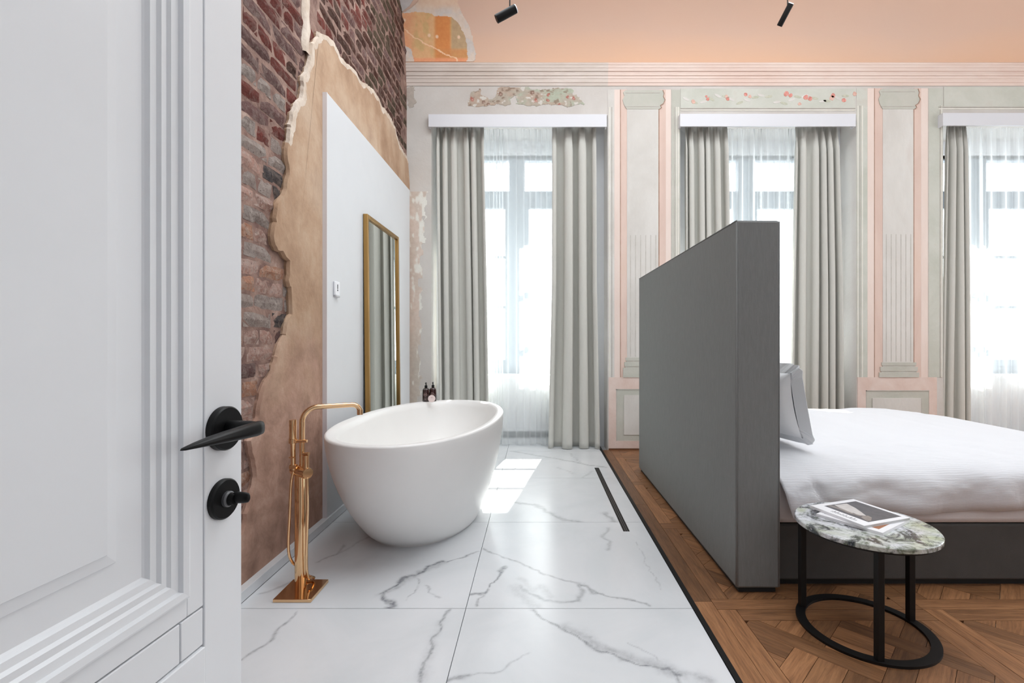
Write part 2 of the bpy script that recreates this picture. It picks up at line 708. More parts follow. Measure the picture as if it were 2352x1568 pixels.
def wood_material():
    m, nt, out = new_mat('oiled_oak')
    oi = nt.nodes.new('ShaderNodeObjectInfo')
    tc = nt.nodes.new('ShaderNodeTexCoord')
    mp = nt.nodes.new('ShaderNodeMapping')
    mp.inputs['Scale'].default_value = (2.0, 26.0, 10.0)
    cb = nt.nodes.new('ShaderNodeCombineXYZ')
    ml = node(nt, 'ShaderNodeMath', operation='MULTIPLY')
    ml.inputs[1].default_value = 37.0
    nt.links.new(oi.outputs['Random'], ml.inputs[0])
    for k in range(3):
        nt.links.new(ml.outputs[0], cb.inputs[k])
    nt.links.new(cb.outputs[0], mp.inputs['Location'])
    nt.links.new(tc.outputs['Object'], mp.inputs['Vector'])
    n1 = noise(nt, mp.outputs[0], 1.0, 8, 0.65, 0.9)
    n2 = noise(nt, mp.outputs[0], 5.0, 4, 0.7, 0.2)
    col = ramp(nt, n1, [(0.25, lin((96, 62, 38))), (0.5, lin((152, 106, 70))), (0.75, lin((188, 138, 96)))])
    col = mixrgb(nt, 0.45, col, ramp(nt, n2, [(0.35, lin((84, 54, 34))), (0.6, lin((158, 112, 76)))]))
    hs = nt.nodes.new('ShaderNodeHueSaturation')
    mr = node(nt, 'ShaderNodeMapRange')
    mr.inputs['To Min'].default_value = 0.55
    mr.inputs['To Max'].default_value = 1.16
    nt.links.new(oi.outputs['Random'], mr.inputs['Value'])
    nt.links.new(mr.outputs[0], hs.inputs['Value'])
    nt.links.new(col, hs.inputs['Color'])
    bsdf(nt, out, hs.outputs['Color'], 0.42, 0, n1, 0.004, 0.3)
    return m


M_wood = wood_material()


def green_marble():
    m, nt, out = new_mat('green_marble')
    pos = position(nt)
    a = noise(nt, pos, 7.5, 9, 0.68, 1.8)
    b = noise(nt, position(nt, (1, 1.6, 1)), 13.0, 9, 0.72, 2.4)
    g = noise(nt, pos, 3.2, 4, 0.5, 0.8)
    light = mixrgb(nt, ramp(nt, g, [(0.42, (0, 0, 0)), (0.58, (1, 1, 1))]), lin((206, 208, 214)), lin((172, 180, 146)))
    col = mixrgb(nt, ramp(nt, a, [(0.40, (1, 1, 1)), (0.52, (0, 0, 0))]), light, lin((34, 38, 44)))
    col = mixrgb(nt, ramp(nt, b, [(0.34, (1, 1, 1)), (0.49, (0, 0, 0))]), col, lin((92, 104, 80)))
    col = mixrgb(nt, ramp(nt, b, [(0.56, (0, 0, 0)), (0.68, (1, 1, 1))]), col, lin((232, 233, 236)))
    bsdf(nt, out, col, 0.12, 0, None)
    return m


M_gmarble = green_marble()
M_amber = simple('dark_amber_bottle', (46, 18, 14), 0.12, coat=0.5)
M_label = simple('faded_pink_print', (168, 140, 134), 0.6)
M_soap = simple('pale_pink_card', (232, 214, 210), 0.7)
M_grey_mark = simple('dark_grey_print', (72, 72, 74), 0.6)
M_paper = simple('white_cover_paper', (240, 240, 243), 0.35)
M_pages = simple('page_edges', (196, 196, 196), 0.8, var=0.15, vscale=300, stretch=(0.02, 0.02, 6))
M_photo_dark = mottled('dark_grey_photo_print', (74, 73, 78), (92, 90, 95), scale=30, rough=0.3, bump=0)
M_photo_light = mottled('pale_grey_photo_print', (196, 190, 187), (212, 207, 204), scale=30, rough=0.3, bump=0)
M_photo_mid = mottled('taupe_photo_print', (128, 118, 112), (150, 140, 134), scale=30, rough=0.3, bump=0)
M_photo_tan = mottled('tan_photo_print', (176, 118, 84), (160, 104, 72), scale=30, rough=0.3, bump=0)
M_photo_red = simple('red_photo_print', (222, 64, 52), 0.3)

# ================================================================== STRUCTURE
# ---- floor: sub-floor slab with tiles and planks as its pieces
floor = build('floor', MB().box(-1.5, 7.3, -2.4, 6.3, -0.2, -0.02), M_grout)
struct(floor)

VEINS = [  # polyline in photo pixels, half-width in metres, strength
    ([(1102, 1268), (1078, 1273), (1060, 1278), (1030, 1290)], .005, .75),
    ([(1020, 1289), (985, 1300), (975, 1312), (940, 1322), (925, 1328), (905, 1345), (878, 1360)], .013, 1.0),
    ([(1020, 1291), (985, 1306), (960, 1318), (925, 1332), (910, 1350), (878, 1361)], .022, .38),
    ([(878, 1360), (890, 1374), (896, 1383), (903, 1391), (893, 1396)], .012, .9),
    ([(963, 1325), (965, 1345), (955, 1362), (930, 1380)], .004, .45),
    ([(982, 1345), (1000, 1360), (1007, 1372)], .005, .45),
    ([(687, 1400), (668, 1418), (640, 1440), (620, 1470), (590, 1492), (575, 1502), (556, 1517)], .006, .6),
    ([(1033, 1402), (1016, 1425), (1012, 1448), (998, 1470), (985, 1505), (972, 1540), (962, 1568)], .007, .75),
    ([(1016, 1425), (1008, 1455), (990, 1490), (975, 1535), (965, 1568)], .018, .25),
    ([(1108, 1258), (1125, 1265), (1150, 1277), (1190, 1292), (1230, 1310), (1270, 1325), (1300, 1334), (1326, 1338)], .006, .65),
    ([(1326, 1338), (1345, 1348), (1370, 1357), (1390, 1366), (1440, 1377), (1494, 1391)], .006, .7),
    ([(1157, 1302), (1140, 1335), (1122, 1358), (1115, 1364), (1083, 1366)], .008, .85),
    ([(1122, 1360), (1106, 1375), (1097, 1394)], .005, .6),
    ([(1190, 1348), (1215, 1362), (1250, 1378), (1290, 1383), (1325, 1378), (1335, 1358), (1330, 1340)], .010, .5),
    ([(1200, 1330), (1225, 1360), (1250, 1345), (1262, 1370)], .02, .22),
    ([(1185, 1350), (1215, 1380), (1230, 1394)], .025, .25),
    ([(1326, 1338), (1348, 1346), (1360, 1360), (1386, 1362)], .012, .6),
    ([(1222, 1400), (1235, 1408), (1257, 1424), (1285, 1440), (1320, 1460), (1360, 1484), (1400, 1502), (1440, 1515), (1480, 1527), (1530, 1537), (1560, 1552)], .008, .85),
    ([(1300, 1440), (1340, 1460), (1375, 1484), (1420, 1502), (1480, 1520), (1540, 1540), (1600, 1556), (1640, 1566)], .026, .42),
    ([(1530, 1537), (1550, 1550), (1556, 1568)], .006, .6),
    ([(1440, 1475), (1480, 1498), (1530, 1532)], .004, .35),
    ([(1025, 1563), (1045, 1556), (1080, 1553)], .009, .7),
    ([(1080, 1556), (1130, 1543), (1180, 1520), (1215, 1498)], .005, .4),
    ([(1172, 1035), (1240, 1047), (1290, 1055), (1345, 1066), (1390, 1073)], .012, .55),
    ([(1310, 1040), (1330, 1060)], .008, .3), ([(1282, 1073), (1318, 1087)], .008, .3), ([(1335, 1098), (1362, 1081)], .008, .3),
    ([(1165, 1151), (1230, 1160), (1265, 1178), (1300, 1194), (1338, 1200)], .02, .45),
    ([(1390, 1178), (1402, 1190), (1414, 1198)], .022, .5),
    ([(1397, 1212), (1385, 1232), (1400, 1245), (1397, 1262)], .012, .4),
    ([(1458, 1243), (1490, 1300), (1515, 1350)], .003, .3),
    ([(735, 1290), (770, 1273), (790, 1250)], .008, .5), ([(770, 1273), (830, 1240), (860, 1228)], .008, .3),
    ([(598, 1364), (650, 1348), (678, 1334)], .008, .45),
]
veins_w = [([floor_pt(*p) for p in pl], w, s) for pl, w, s in VEINS]
TX = [-1.345, -0.3156, 0.6995]
TY = [-0.4, 0.113, 1.128, 2.143, 3.158, 4.173, 5.188, 5.62]
gap = 0.0016
for i in range(2):
    for j in range(len(TY) - 1):
        x0, x1, y0, y1 = TX[i] + gap, TX[i + 1] - gap, TY[j] + gap, TY[j + 1] - gap
        if TY[j + 1] > 5.3:
            x1 = min(x1, WIN[0][1] - .085)
        res = 0.0065 if 1.0 < y1 < 5.0 else 0.02
        nx, ny = max(2, int((x1 - x0) / res)), max(2, int((y1 - y0) / res))
        gx, gy = np.meshgrid(np.linspace(x0, x1, nx), np.linspace(y0, y1, ny), indexing='ij')
        wx = gx + (VN.fbm(gx * 14, gy * 14, 4) - .5) * .05
        wy = gy + (VN.fbm(gx * 14 + 40, gy * 14 + 9, 4) - .5) * .05
        val = np.zeros(gx.shape)
        fine = VN.fbm(gx * 60, gy * 60, 3)
        for pl, w, s in veins_w:
            xs, ys = [p[0] for p in pl], [p[1] for p in pl]
            if max(xs) < x0 - .15 or min(xs) > x1 + .15 or max(ys) < y0 - .15 or min(ys) > y1 + .15:
                continue
            cxm, cym = sum(xs) / len(xs), sum(ys) / len(ys)
            if not (x0 - .02 <= cxm <= x1 + .02 and y0 - .05 <= cym <= y1 + .05):
                continue            # veins belong to one tile and stop at its joint
            d, t = seg_dist(wx, wy, pl)
            ww = w * (0.45 + 1.1 * VN.fbm(gx * 18 + 3, gy * 18, 3))
            val = np.maximum(val, s * np.exp(-(d / ww) ** 2) * (0.55 + 0.7 * fine))
        P = np.stack([gx, gy, np.zeros_like(gx)], -1)
        mb = MB().grid(P)
        n0 = len(mb.v)
        mb.v += [(x0, y0, -.02), (x1, y0, -.02), (x1, y1, -.02), (x0, y1, -.02)]
        cidx = [0, (nx - 1) * ny, nx * ny - 1, ny - 1]
        edges = [[k * ny for k in range(nx)], [(nx - 1) * ny + k for k in range(ny)], [k * ny + ny - 1 for k in range(nx)][::-1], list(range(ny))[::-1]]
        for e, (a, b) in zip(edges, ((0, 1), (1, 2), (2, 3), (3, 0))):
            mb.f.append([n0 + a, n0 + b] + e[::-1])
        o = build('tile', mb, M_tile, floor, fix=False)
        at = o.data.attributes.new('vein', 'FLOAT', 'POINT')
        full = np.zeros(len(mb.v), np.float32)
        full[:nx * ny] = val.reshape(-1)
        at.data.foreach_set('value', full)

# black metal strip between marble and oak, then the oak border plank
TRIM_X0, TRIM_X1 = 0.701, 0.722
struct(build('trim_1', MB().box(TRIM_X0, TRIM_X1, -0.4, 5.42, -0.02, 0.004), M_black_satin))


# ---- oak parquet: square panels with a frame and a 45 degree lattice
def clip_poly(poly, x0, x1, y0, y1):
    def cut(pts, inside, inter):
        out = []
        for i in range(len(pts)):
            a, b = pts[i], pts[(i + 1) % len(pts)]
            ia, ib = inside(a), inside(b)
            if ia:
                out.append(a)
            if ia != ib:
                out.append(inter(a, b))
        return out

    def ix(c):
        return lambda a, b: (c, a[1] + (b[1] - a[1]) * (c - a[0]) / (b[0] - a[0]))

    def iy(c):
        return lambda a, b: (a[0] + (b[0] - a[0]) * (c - a[1]) / (b[1] - a[1]), c)
    for ins, it in ((lambda p: p[0] >= x0, ix(x0)), (lambda p: p[0] <= x1, ix(x1)), (lambda p: p[1] >= y0, iy(y0)), (lambda p: p[1] <= y1, iy(y1))):
        if len(poly) < 3:
            return []
        poly = cut(poly, ins, it)
    return poly


def parea(p):
    return abs(sum(p[i][0] * p[(i + 1) % len(p)][1] - p[(i + 1) % len(p)][0] * p[i][1] for i in range(len(p)))) / 2


planks = []       # (poly, angle)


def panel(px0, py0, S, w=0.084):
    g = 0.0009
    x1, y1 = px0 + S, py0 + S
    fr = [((px0, py0, x1 - w, py0 + w), 0), ((x1 - w, py0, x1, y1 - w), 90), ((px0 + w, y1 - w, x1, y1), 0), ((px0, py0 + w, px0 + w, y1), 90)]
    for (a, b, c, d), an in fr:
        planks.append(([(a + g, b + g), (c - g, b + g), (c - g, d - g), (a + g, d - g)], an))
    ix0, ix1, iy0, iy1 = px0 + w, x1 - w, py0 + w, y1 - w
    cx, cy = (ix0 + ix1) / 2, (iy0 + iy1) / 2
    p = 0.28                       # lattice pitch
    c45 = math.sqrt(0.5)

    def put(u0, u1, v0, v1, an):
        u0, u1, v0, v1 = u0 + g, u1 - g, v0 + g, v1 - g
        q = [(u0, v0), (u1, v0), (u1, v1), (u0, v1)]
        q = [(cx + (u - v) * c45, cy + (u + v) * c45) for u, v in q]
        q = clip_poly(q, ix0 + g, ix1 - g, iy0 + g, iy1 - g)
        if len(q) >= 3 and parea(q) > 2e-4:
            planks.append((q, an))
    N = 3
    for i in range(-N, N + 1):
        for j in range(-N, N + 1):
            u, v = i * p, j * p
            # strips weave over and under at the crossings
            if (i + j) % 2 == 0:
                put(u - p + w / 2, u + p - w / 2, v - w / 2, v + w / 2, 45)
            else:
                put(u - w / 2, u + w / 2, v - p + w / 2, v + p - w / 2, 135)
            # infill of two short blocks in each opening
            a0, a1, b0, b1 = u + w / 2, u + p - w / 2, v + w / 2, v + p - w / 2
            if (i * 3 + j) % 2:
                m = (b0 + b1) / 2
                put(a0, a1, b0, m, 45)
                put(a0, a1, m, b1, 45)
            else:
                m = (a0 + a1) / 2
                put(a0, m, b0, b1, 135)
                put(m, a1, b0, b1, 135)


PS = 0.92
PX0, PY0 = 0.806, 2.135
# long border plank beside the strip, in lengths
yy = -0.4
while yy < 5.24:
    y2 = min(yy + 1.3, 5.24)
    planks.append(([(TRIM_X1, yy), (0.805, yy), (0.805, y2 - .001), (TRIM_X1, y2 - .001)], 90))
    yy = y2
for i in range(0, 7):
    for j in range(-3, 4):
        panel(PX0 + i * PS, PY0 + j * PS, PS)


def in_view(poly):
    """rough size of the plank in the photograph, 0 if hidden"""
    mx = sum(p[0] for p in poly) / len(poly)
    my = sum(p[1] for p in poly) / len(poly)
    if my < 1.5 or my > 5.24 or mx > 7:
        return 0
    if mx > 1.0 and my > 2.42:
        return 0
    px, py = CX + F * mx / my, CY + F * H / my
    if px > 2420 or py > 1640:
        return 0
    if px > 1490 and mx > 0.948 and my > 2.3:
        return 0
    return parea(poly) / my ** 3


planks = [(p, a, in_view(p)) for p, a in planks]
planks = [(clip_poly(p, TRIM_X1, 7.2, -0.4, 5.235), a, s) for p, a, s in planks]
planks = [q for q in planks if len(q[0]) >= 3]
planks.sort(key=lambda q: -q[2])
rest = MB()
for k, (poly, an, s) in enumerate(planks):
    cxp = sum(p[0] for p in poly) / len(poly)
    cyp = sum(p[1] for p in poly) / len(poly)
    if s > 0 and k < 290:
        r = math.radians(an)
        c, sn = math.cos(-r), math.sin(-r)
        loc = [((x - cxp) * c - (y - cyp) * sn, (x - cxp) * sn + (y - cyp) * c) for x, y in poly]
        dz = random.uniform(-.0004, .0004)
        mb = MB().prism(loc, lambda a, b, d: (a, b, d), -0.015, dz)
        o = build('plank', mb, M_wood, floor)
        o.location = (cxp, cyp, 0)
        o.rotation_euler = (0, 0, r)
    else:
        rest.prism(poly, lambda a, b, d: (a, b, d), -0.015, 0)
o = build('parquet_remainder', rest, M_wood, floor)
o['kind'] = 'stuff'

# ---- left wall
BRX = -1.407          # brick face
PLX = -1.385         # ochre plaster face
PNX = -1.357         # white panel face
wall_left = struct(build('wall_left', MB().box(-1.75, BRX - .012, -0.13, 5.9, -0.2, 5.3), M_mortar))
PL_PX = [(555, 1230), (575, 1170), (592, 1080), (580, 1010), (604, 950), (612, 900), (640, 830), (655, 775), (672, 715), (670, 640), (667, 600),
         (652, 583), (632, 572), (626, 545), (636, 500), (640, 470), (655, 430), (668, 388), (664, 335), (667, 283), (682, 248), (698, 226), (702, 180),
         (708, 150), (722, 104), (738, 80), (752, 79), (764, 96), (782, 128), (806, 152), (832, 186), (858, 212), (884, 248), (906, 292), (918, 334), (930, 352), (938, 380)]
PL = [wall_pt(px, py, PLX) for px, py in PL_PX]
# jagged boundary
jag = []
for i in range(len(PL) - 1):
    a, b = Vector(PL[i]), Vector(PL[i + 1])
    n = max(1, int((b - a).length / 0.02))
    for k in range(n):
        q = a.lerp(b, k / n)
        f1 = VN.fbm(np.array(q.x * 9.), np.array(q.y * 9.), 4) - .5
        f2 = VN.fbm(np.array(q.x * 9. + 70), np.array(q.y * 9. + 30), 4) - .5
        jag.append((q.x + float(f1) * .10 + random.uniform(-.004, .004), q.y + float(f2) * .10 + random.uniform(-.004, .004)))
jag.append(PL[-1])
PLpoly = jag + [(5.235, 2.9), (5.235, 0.0), (1.35, 0.0), (1.48, .05), (1.66, .11), (1.85, .15), (2.05, .23)]
mb = MB()
bm = bmesh.new()
vv = [bm.verts.new((PLX, y, z)) for y, z in PLpoly]
fc = bm.faces.new(vv)
r = bmesh.ops.extrude_face_region(bm, geom=[fc])
for v in r['geom']:
    if isinstance(v, bmesh.types.BMVert):
        v.co.x = BRX - .015
bmesh.ops.triangulate(bm, faces=bm.faces[:])
bmesh.ops.recalc_face_normals(bm, faces=bm.faces)
me = bpy.data.meshes.new('ochre_plaster')
bm.to_mesh(me)
bm.free()
me.materials.append(M_ochre)
o = link('ochre_plaster', me, wall_left)
o['label'] = 'smooth ochre plaster left on the brick wall'
# pale broken rim along the edge of the plaster
rim = MB()
for i in range(len(jag) - 1):
    a = Vector(jag[max(0, i - 1)])
    b = Vector(jag[min(len(jag) - 1, i + 1)])
    t = (b - a).normalized()
    nrm = Vector((t.y, -t.x))
    p = Vector(jag[i])
    hi = smoothstep(1.95, 2.5, np.array(p.y))
    w = (.006 + .030 * float(hi)) * (.2 + 1.5 * float(VN.fbm(np.array(p.x * 14.), np.array(p.y * 14.), 2)))
    a0 = p - nrm * .006
    a1 = p + nrm * w
    o0 = len(rim.v)
    rim.v += [(BRX + .004, a0.x, a0.y), (PLX + .0008, p.x, p.y), (PLX + .0006, a1.x, a1.y)]
    if i > 0:
        for k in range(2):
            rim.f.append([o0 - 3 + k, o0 - 2 + k, o0 + k + 1, o0 + k])
            rim.mi.append(0 if p.y > 2.05 + .5 * float(VN.fbm(np.array(p.x * 5.), np.array(p.y * 5.), 2)) else 1)
o = build('plaster_rim', rim, [M_plaster_edge, M_ochre], wall_left, smooth=True, angle=40)
o['label'] = 'pale broken edge of the ochre plaster'
# vertical lime seam high on the wall
(sy0, sz0), (sy1, _) = wall_pt(697, 130, BRX), wall_pt(709, 130, BRX)
mb = MB()
P = []
for k in range(30):
    z = 2.95 + (5.2 - 2.95) * k / 29
    j = random.uniform(-.012, .012)
    P.append([(BRX - .01, sy0 + j, z), (BRX + .012, sy0 + .012 + j, z), (BRX + .014, sy1 - .012 + j, z), (BRX - .01, sy1 + j, z)])
build('lime_seam', MB().grid(np.array(P)), M_plaster_edge, wall_left, smooth=True)

# bricks
CH, BL = 0.0865, 0.272
variants = []
for k in range(9):
    nx_, nz_ = 5, 3
    mb = MB()
    ja = lambda s: random.uniform(-s, s)
    front = []
    for i in range(nx_):
        for j in range(nz_):
            u, v = -0.5 + i / (nx_ - 1), -0.5 + j / (nz_ - 1)
            e = (abs(u) > .49) or (abs(v) > .49)
            front.append((ja(.12) + (0.0 if e else .42) , u * (.97 + ja(.03)) , v * (.94 + ja(.06))))
    mb.add(front, [])
    for i in range(nx_ - 1):
        for j in range(nz_ - 1):
            mb.f.append([i * nz_ + j, (i + 1) * nz_ + j, (i + 1) * nz_ + j + 1, i * nz_ + j + 1])
            mb.mi.append(0)
    ring = [i * nz_ for i in range(nx_)] + [(nx_ - 1) * nz_ + j for j in range(1, nz_)] + [i * nz_ + nz_ - 1 for i in range(nx_ - 2, -1, -1)] + [j for j in range(nz_ - 2, 0, -1)]
    b0 = len(mb.v)
    for r_ in ring:
        x, y, z = mb.v[r_]
        mb.v.append((-1.6, y * 1.0, z * 1.0))
    for q in range(len(ring)):
        q2 = (q + 1) % len(ring)
        mb.f.append([ring[q], ring[q2], b0 + q2, b0 + q])
        mb.mi.append(0)
    variants.append(mb)


def brick_kind(y, z):
    px, py = CX + F * BRX / y, CY - F * (z - H) / y
    r = random.random()
    if abs(px - 642) < 26 and 716 < py < 768:
        return 'coal'
    if 575 < px < 665 and 385 < py < 455:
        return 'coal' if r < .65 else 'grey'
    if px < 720:
        if py < 150:
            return 'red' if r < .42 else 'mauve' if r < .8 else 'grey'
        if py < 330:
            return 'red' if r < .38 else 'mauve' if r < .68 else 'brown' if r < .82 else 'grey'
        if py < 480:
            return 'grey' if r < .45 else 'pink' if r < .75 else 'brown'
        if py < 600:
            return 'pink' if r < .6 else 'grey' if r < .85 else 'orange'
        return 'pink' if r < .5 else 'orange' if r < .78 else 'grey' if r < .95 else 'mauve'
    if px < 850:
        return 'red' if r < .4 else 'brown' if r < .8 else 'mauve'
    return 'brown' if r < .5 else 'olive' if r < .85 else 'mauve'


cand = []
row = 0
z = 0.05
while z < 5.25:
    y = 0.0 + (0.0 if row % 2 else BL / 2)
    header = row % 3 == 1
    while y < 5.22:
        L = BL * (0.5 if header else 1.0) * random.uniform(.93, 1.05)
        yc, zc = y + L / 2, z + CH / 2 + random.uniform(-.004, .004)
        y += L
        if yc + L / 2 > 5.26:
            continue
        c = in_poly([yc - L / 2, yc + L / 2, yc - L / 2, yc + L / 2], [zc - CH / 2, zc - CH / 2, zc + CH / 2, zc + CH / 2], PLpoly)
        if c.all():
            continue
        if in_poly([yc], [zc], PLpoly)[0] and c.sum() >= 3:
            continue
        if 2.93 < yc < 3.03 and zc > 3.0:
            continue
        size = L * CH / yc ** 2 * (1 / (1 + (yc / 1.43) ** 2) ** .5)
        vis = (CY - F * (zc - H) / yc) > -60 and yc > 2.12      # nearer ones stand behind the door leaf
        cand.append((-(size if vis else size * 1e-3), yc, zc, L))
    z += CH
    row += 1
cand.sort()
meshes = {}
stuff = {k: MB() for k in M_brick}
for n, (s, yc, zc, L) in enumerate(cand):
    kd = brick_kind(yc, zc)
    vi = random.randrange(len(variants))
    flip = random.choice((1, -1))
    hgt = (CH - random.uniform(.004, .013))
    pro = random.uniform(.012, .032)
    tilt = random.uniform(-.012, .012)
    if n < 298:
        key = (vi, kd)
        if key not in meshes:
            me = bpy.data.meshes.new('brick')
            me.from_pydata(variants[vi].v, [], variants[vi].f)
            me.materials.append(M_brick[kd])
            me.update()
            bmm = bmesh.new()
            bmm.from_mesh(me)
            bmesh.ops.recalc_face_normals(bmm, faces=bmm.faces)
            bmm.to_mesh(me)
            bmm.free()
            meshes[key] = me
        o = link('brick', meshes[key], wall_left)
        o.location = (BRX - .012, yc, zc)
        o.scale = (pro, (L - .008) * flip, hgt)
        o.rotation_euler = (tilt, 0, 0)
    else:
        stuff[kd].add([(BRX - .012 + p[0] * pro, yc + p[1] * (L - .012) * flip, zc + p[2] * hgt) for p in variants[vi].v], variants[vi].f)
allb = MB()
mats = []
for k, mb in stuff.items():
    if mb.v:
        allb.add(mb.v, mb.f, len(mats))
        mats.append(M_brick[k])
if allb.v:
    o = build('bricks_remainder', allb, mats, wall_left)
    o['kind'] = 'stuff'

# white flush panel on the left wall, with its metal edge
PNY0, PNY1, PNZ = 3.110, 5.13, 2.806
build('white_panel', MB().box(PLX - .01, PNX, PNY0, PNY1, 0.045, PNZ), M_white_panel, wall_left, bevel=.002)
build('panel_edge', MB().box(PLX - .01, PNX + .001, PNY0 - .010, PNY0, 0.045, PNZ), simple('edge_strip', (224, 221, 224), 0.4), wall_left)
struct(build('baseboard_left', MB().box(PLX - .01, -1.345, -0.13, 5.235, 0.0, 0.049), M_tile, bevel=.002))

# ---- window wall: corner pier, piers, lintel band, with niches
WT = 6.35
mb = MB()
xs = [-1.75] + [q for w in WIN for q in (w[0], w[1])] + [7.4]
for k in range(0, len(xs), 2):
    mb.box(xs[k], xs[k + 1], BW, WT, -0.2, 3.66)
mb.box(-1.75, 7.4, BW, WT, 3.66, 5.4)
wall_back = struct(build('wall_back', mb, M_plaster_w))
# parapet, outer frame wall and floor of each niche
for k, (a, b, c) in enumerate(WIN):
    mb = MB()
    mb.box(a, b, 5.60, 6.35, -0.2, 0.02)
    mb.box(a, b, 5.66, 6.2, 0.0, 0.16, 1)  # gap under the parapet, its shade put into the grey paint
    mb.box(a, b, 5.58, 6.2, 0.14, 0.75, 0)
    mb.box(a, b, 5.57, 6.25, 0.75, 0.79, 0)
    mb.box(a, c - .80, 5.52, 6.3, -.1, 3.66)  # niche sides stepped forward, added to keep window light off the reveals
    mb.box(c + .80, b, 5.52, 6.3, -.1, 3.66)
    mb.box(a, b, 5.92, 6.3, 3.44, 3.66)
    mb.box(a, b, 5.55, 5.66, 0.0, 0.055, 0)
    o = build('window_niche', mb, [M_white_wall, simple('recess_shade', (150, 153, 155), .7)], wall_back)
    o['label'] = 'white parapet and reveal of the window niche'

WP = wall_back       # everything painted on the window wall hangs on it


def slab(name, x0, y0, x1, y1, m, t=.004, base=BW):
    """thin painted field between photograph pixels on the window wall"""
    Yf = base - t
    return build(name, MB().box(bx(x0), bx(x1), Yf, base + .002, bz(y1), bz(y0)), m, WP)


def fn_wall(t):
    return lambda a, b, d: (bx(a), BW - d, bz(b))


def pier(x, y_dado, fade):
    """x: dict of pixel columns of one painted pier"""
    top, d = x['top'], y_dado
    slab('painted_border', x['l0'], top, x['l1'], d, x['m0'], .003)
    for q in x['mould']:
        slab('painted_line', q, top + 40, q + 2.2, d, M_ivory if q % 2 else M_line_g, .005)
    slab('painted_band', x['l1'], top, x['l2'], d, M_pink_l, .004)
    slab('painted_line', x['l2'], top, x['l2'] + 1.8, d, M_line_b, .005)
    slab('painted_band', x['l2'] + 1.8, top, x['s0'], d, M_pink_d, .003)
    slab('pilaster_shaft', x['s0'], x['cap'], x['s1'], x['base'], M_shaft, .006)
    slab('painted_line', x['s1'], x['cap'], x['s1'] + 2.5, x['base'], M_line_b, .005)
    slab('painted_band', x['s1'] + 2.5, top, x['r1'], d, M_pink_d, .003)
    slab('painted_band', x['r1'], top, x['r2'], d, M_pink_l, .004)
    slab('painted_line', x['r2'], top, x['r2'] + 1.8, d, M_line_g, .005)
    slab('painted_border', x['r2'] + 1.8, top, x['r3'], d, x['m1'], .003)
    for q in x['mould2']:
        slab('painted_line', q, top + 40, q + 2.2, d, M_ivory if q % 2 else M_line_g, .005)
    # capital with scroll ends
    s0, s1 = x['s0'], x['s1']
    ct, cb = top + 2, x['cap']
    hh = cb - ct
    cap = [(s0 - 4, ct), (s1 + 10, ct)]
    cap += [(s1 + 13, ct + hh * .18), (s1 + 11, ct + hh * .34), (s1 + 15, ct + hh * .52), (s1 + 11, ct + hh * .72), (s1 + 4, ct + hh * .82), (s1 + 7, ct + hh * .93), (s1 + 3, cb)]
    cap += [(s0 - 1, cb), (s0 - 4, ct + hh * .9), (s0 - 8, ct + hh * .72), (s0 - 10, ct + hh * .5), (s0 - 6, ct + hh * .3), (s0 - 9, ct + hh * .12)]
    build('pilaster_capital', MB().prism(cap, fn_wall(0), -.002, .010), M_greygreen, WP)
    edge = [(a, b) for a, b in cap[1:9]]
    build('scroll_line', MB().tube([(bx(a), BW - .011, bz(b)) for a, b in edge], .0045, 6), M_line_b, WP)
    for q in (.12, .86):
        slab('capital_line', s0 - 4, ct + hh * q, s1 + 3, ct + hh * q + 1.8, M_line_g, .012)
    # flutes in the lower shaft
    n = 6
    for k in range(n):
        q = s0 + 7 + (s1 - s0 - 14) * k / (n - 1)
        slab('flute', q, x['flute'], q + 2.0, x['base'] - 2, M_flute, .0075)
    # base mouldings
    bt = x['base']
    for (ya, yb, e, m, t) in ((0, 7, 3, M_greygreen, .010), (7, 10, 1, M_line_g, .008), (10, 20, 6, M_greygreen, .012), (20, 23, 4, M_line_g, .009), (23, d - bt, 9, M_greygreen, .014)):
        slab('pilaster_base', s0 - e, bt + ya, s1 + e + 3, bt + yb, m, t)


pier(dict(top=206, l0=1396, l1=1411, l2=1424, s0=1440, s1=1512, r1=1529, r2=1541, r3=1562, cap=251, base=821, flute=540, m0=M_pier, m1=M_greygreen, mould=(1399, 1404), mould2=(1548, 1553, 1557)), 866, 0)
pier(dict(top=203, l0=1967, l1=1992, l2=2007, s0=2027, s1=2097, r1=2115, r2=2131, r3=2165, cap=251, base=832, flute=538, m0=M_green, m1=M_green, mould=(1969, 1974, 1979), mould2=(2158, 2161)), 866, 0)
pier(dict(top=201, l0=2571, l1=2596, l2=2611, s0=2631, s1=2701, r1=2719, r2=2735, r3=2780, cap=251, base=832, flute=538, m0=M_green, m1=M_green, mould=(2573, 2579), mould2=(2758, 2761)), 866, 0)
# dado panels
for (xa, xb, pa, pb, ia, ib, ya, yi, yj) in ((1398, 1561, 1415, 1545, 1433, 1527, 866, 893, 907), (1969, 2151, 1988, 2133, 2003, 2114, 866, 896, 914)):
    slab('dado_rail', xa, ya, xb, yi, M_pink_dado, .006)
    slab('dado_stile', xa, yi, pa, 1029, M_pink_dado, .006)
    slab('dado_stile', pb, yi, xb, 1029, M_pink_dado, .006)
    slab('dado_rail', pa, 1012, pb, 1029, M_pink_dado, .006)
    slab('dado_field', pa, yi, pb, 1012, M_greygreen, .003)
    slab('dado_line', pa, yi, pb, yi + 2, M_line_g, .007)
    slab('dado_line', pa, yi, pa + 2, 1012, M_line_g, .007)
    slab('dado_panel', ia, yj, ib, 998, M_shaft, .009)
    slab('dado_line', ib, yj, ib + 2, 1000, M_line_g, .006)
struct(build('baseboard_back', MB().box(0.79, 1.57, BW - .012, BW, 0, .016).box(3.5, 4.45, BW - .012, BW, 0, .016), simple('oak_bead', (112, 74, 50), .5)))
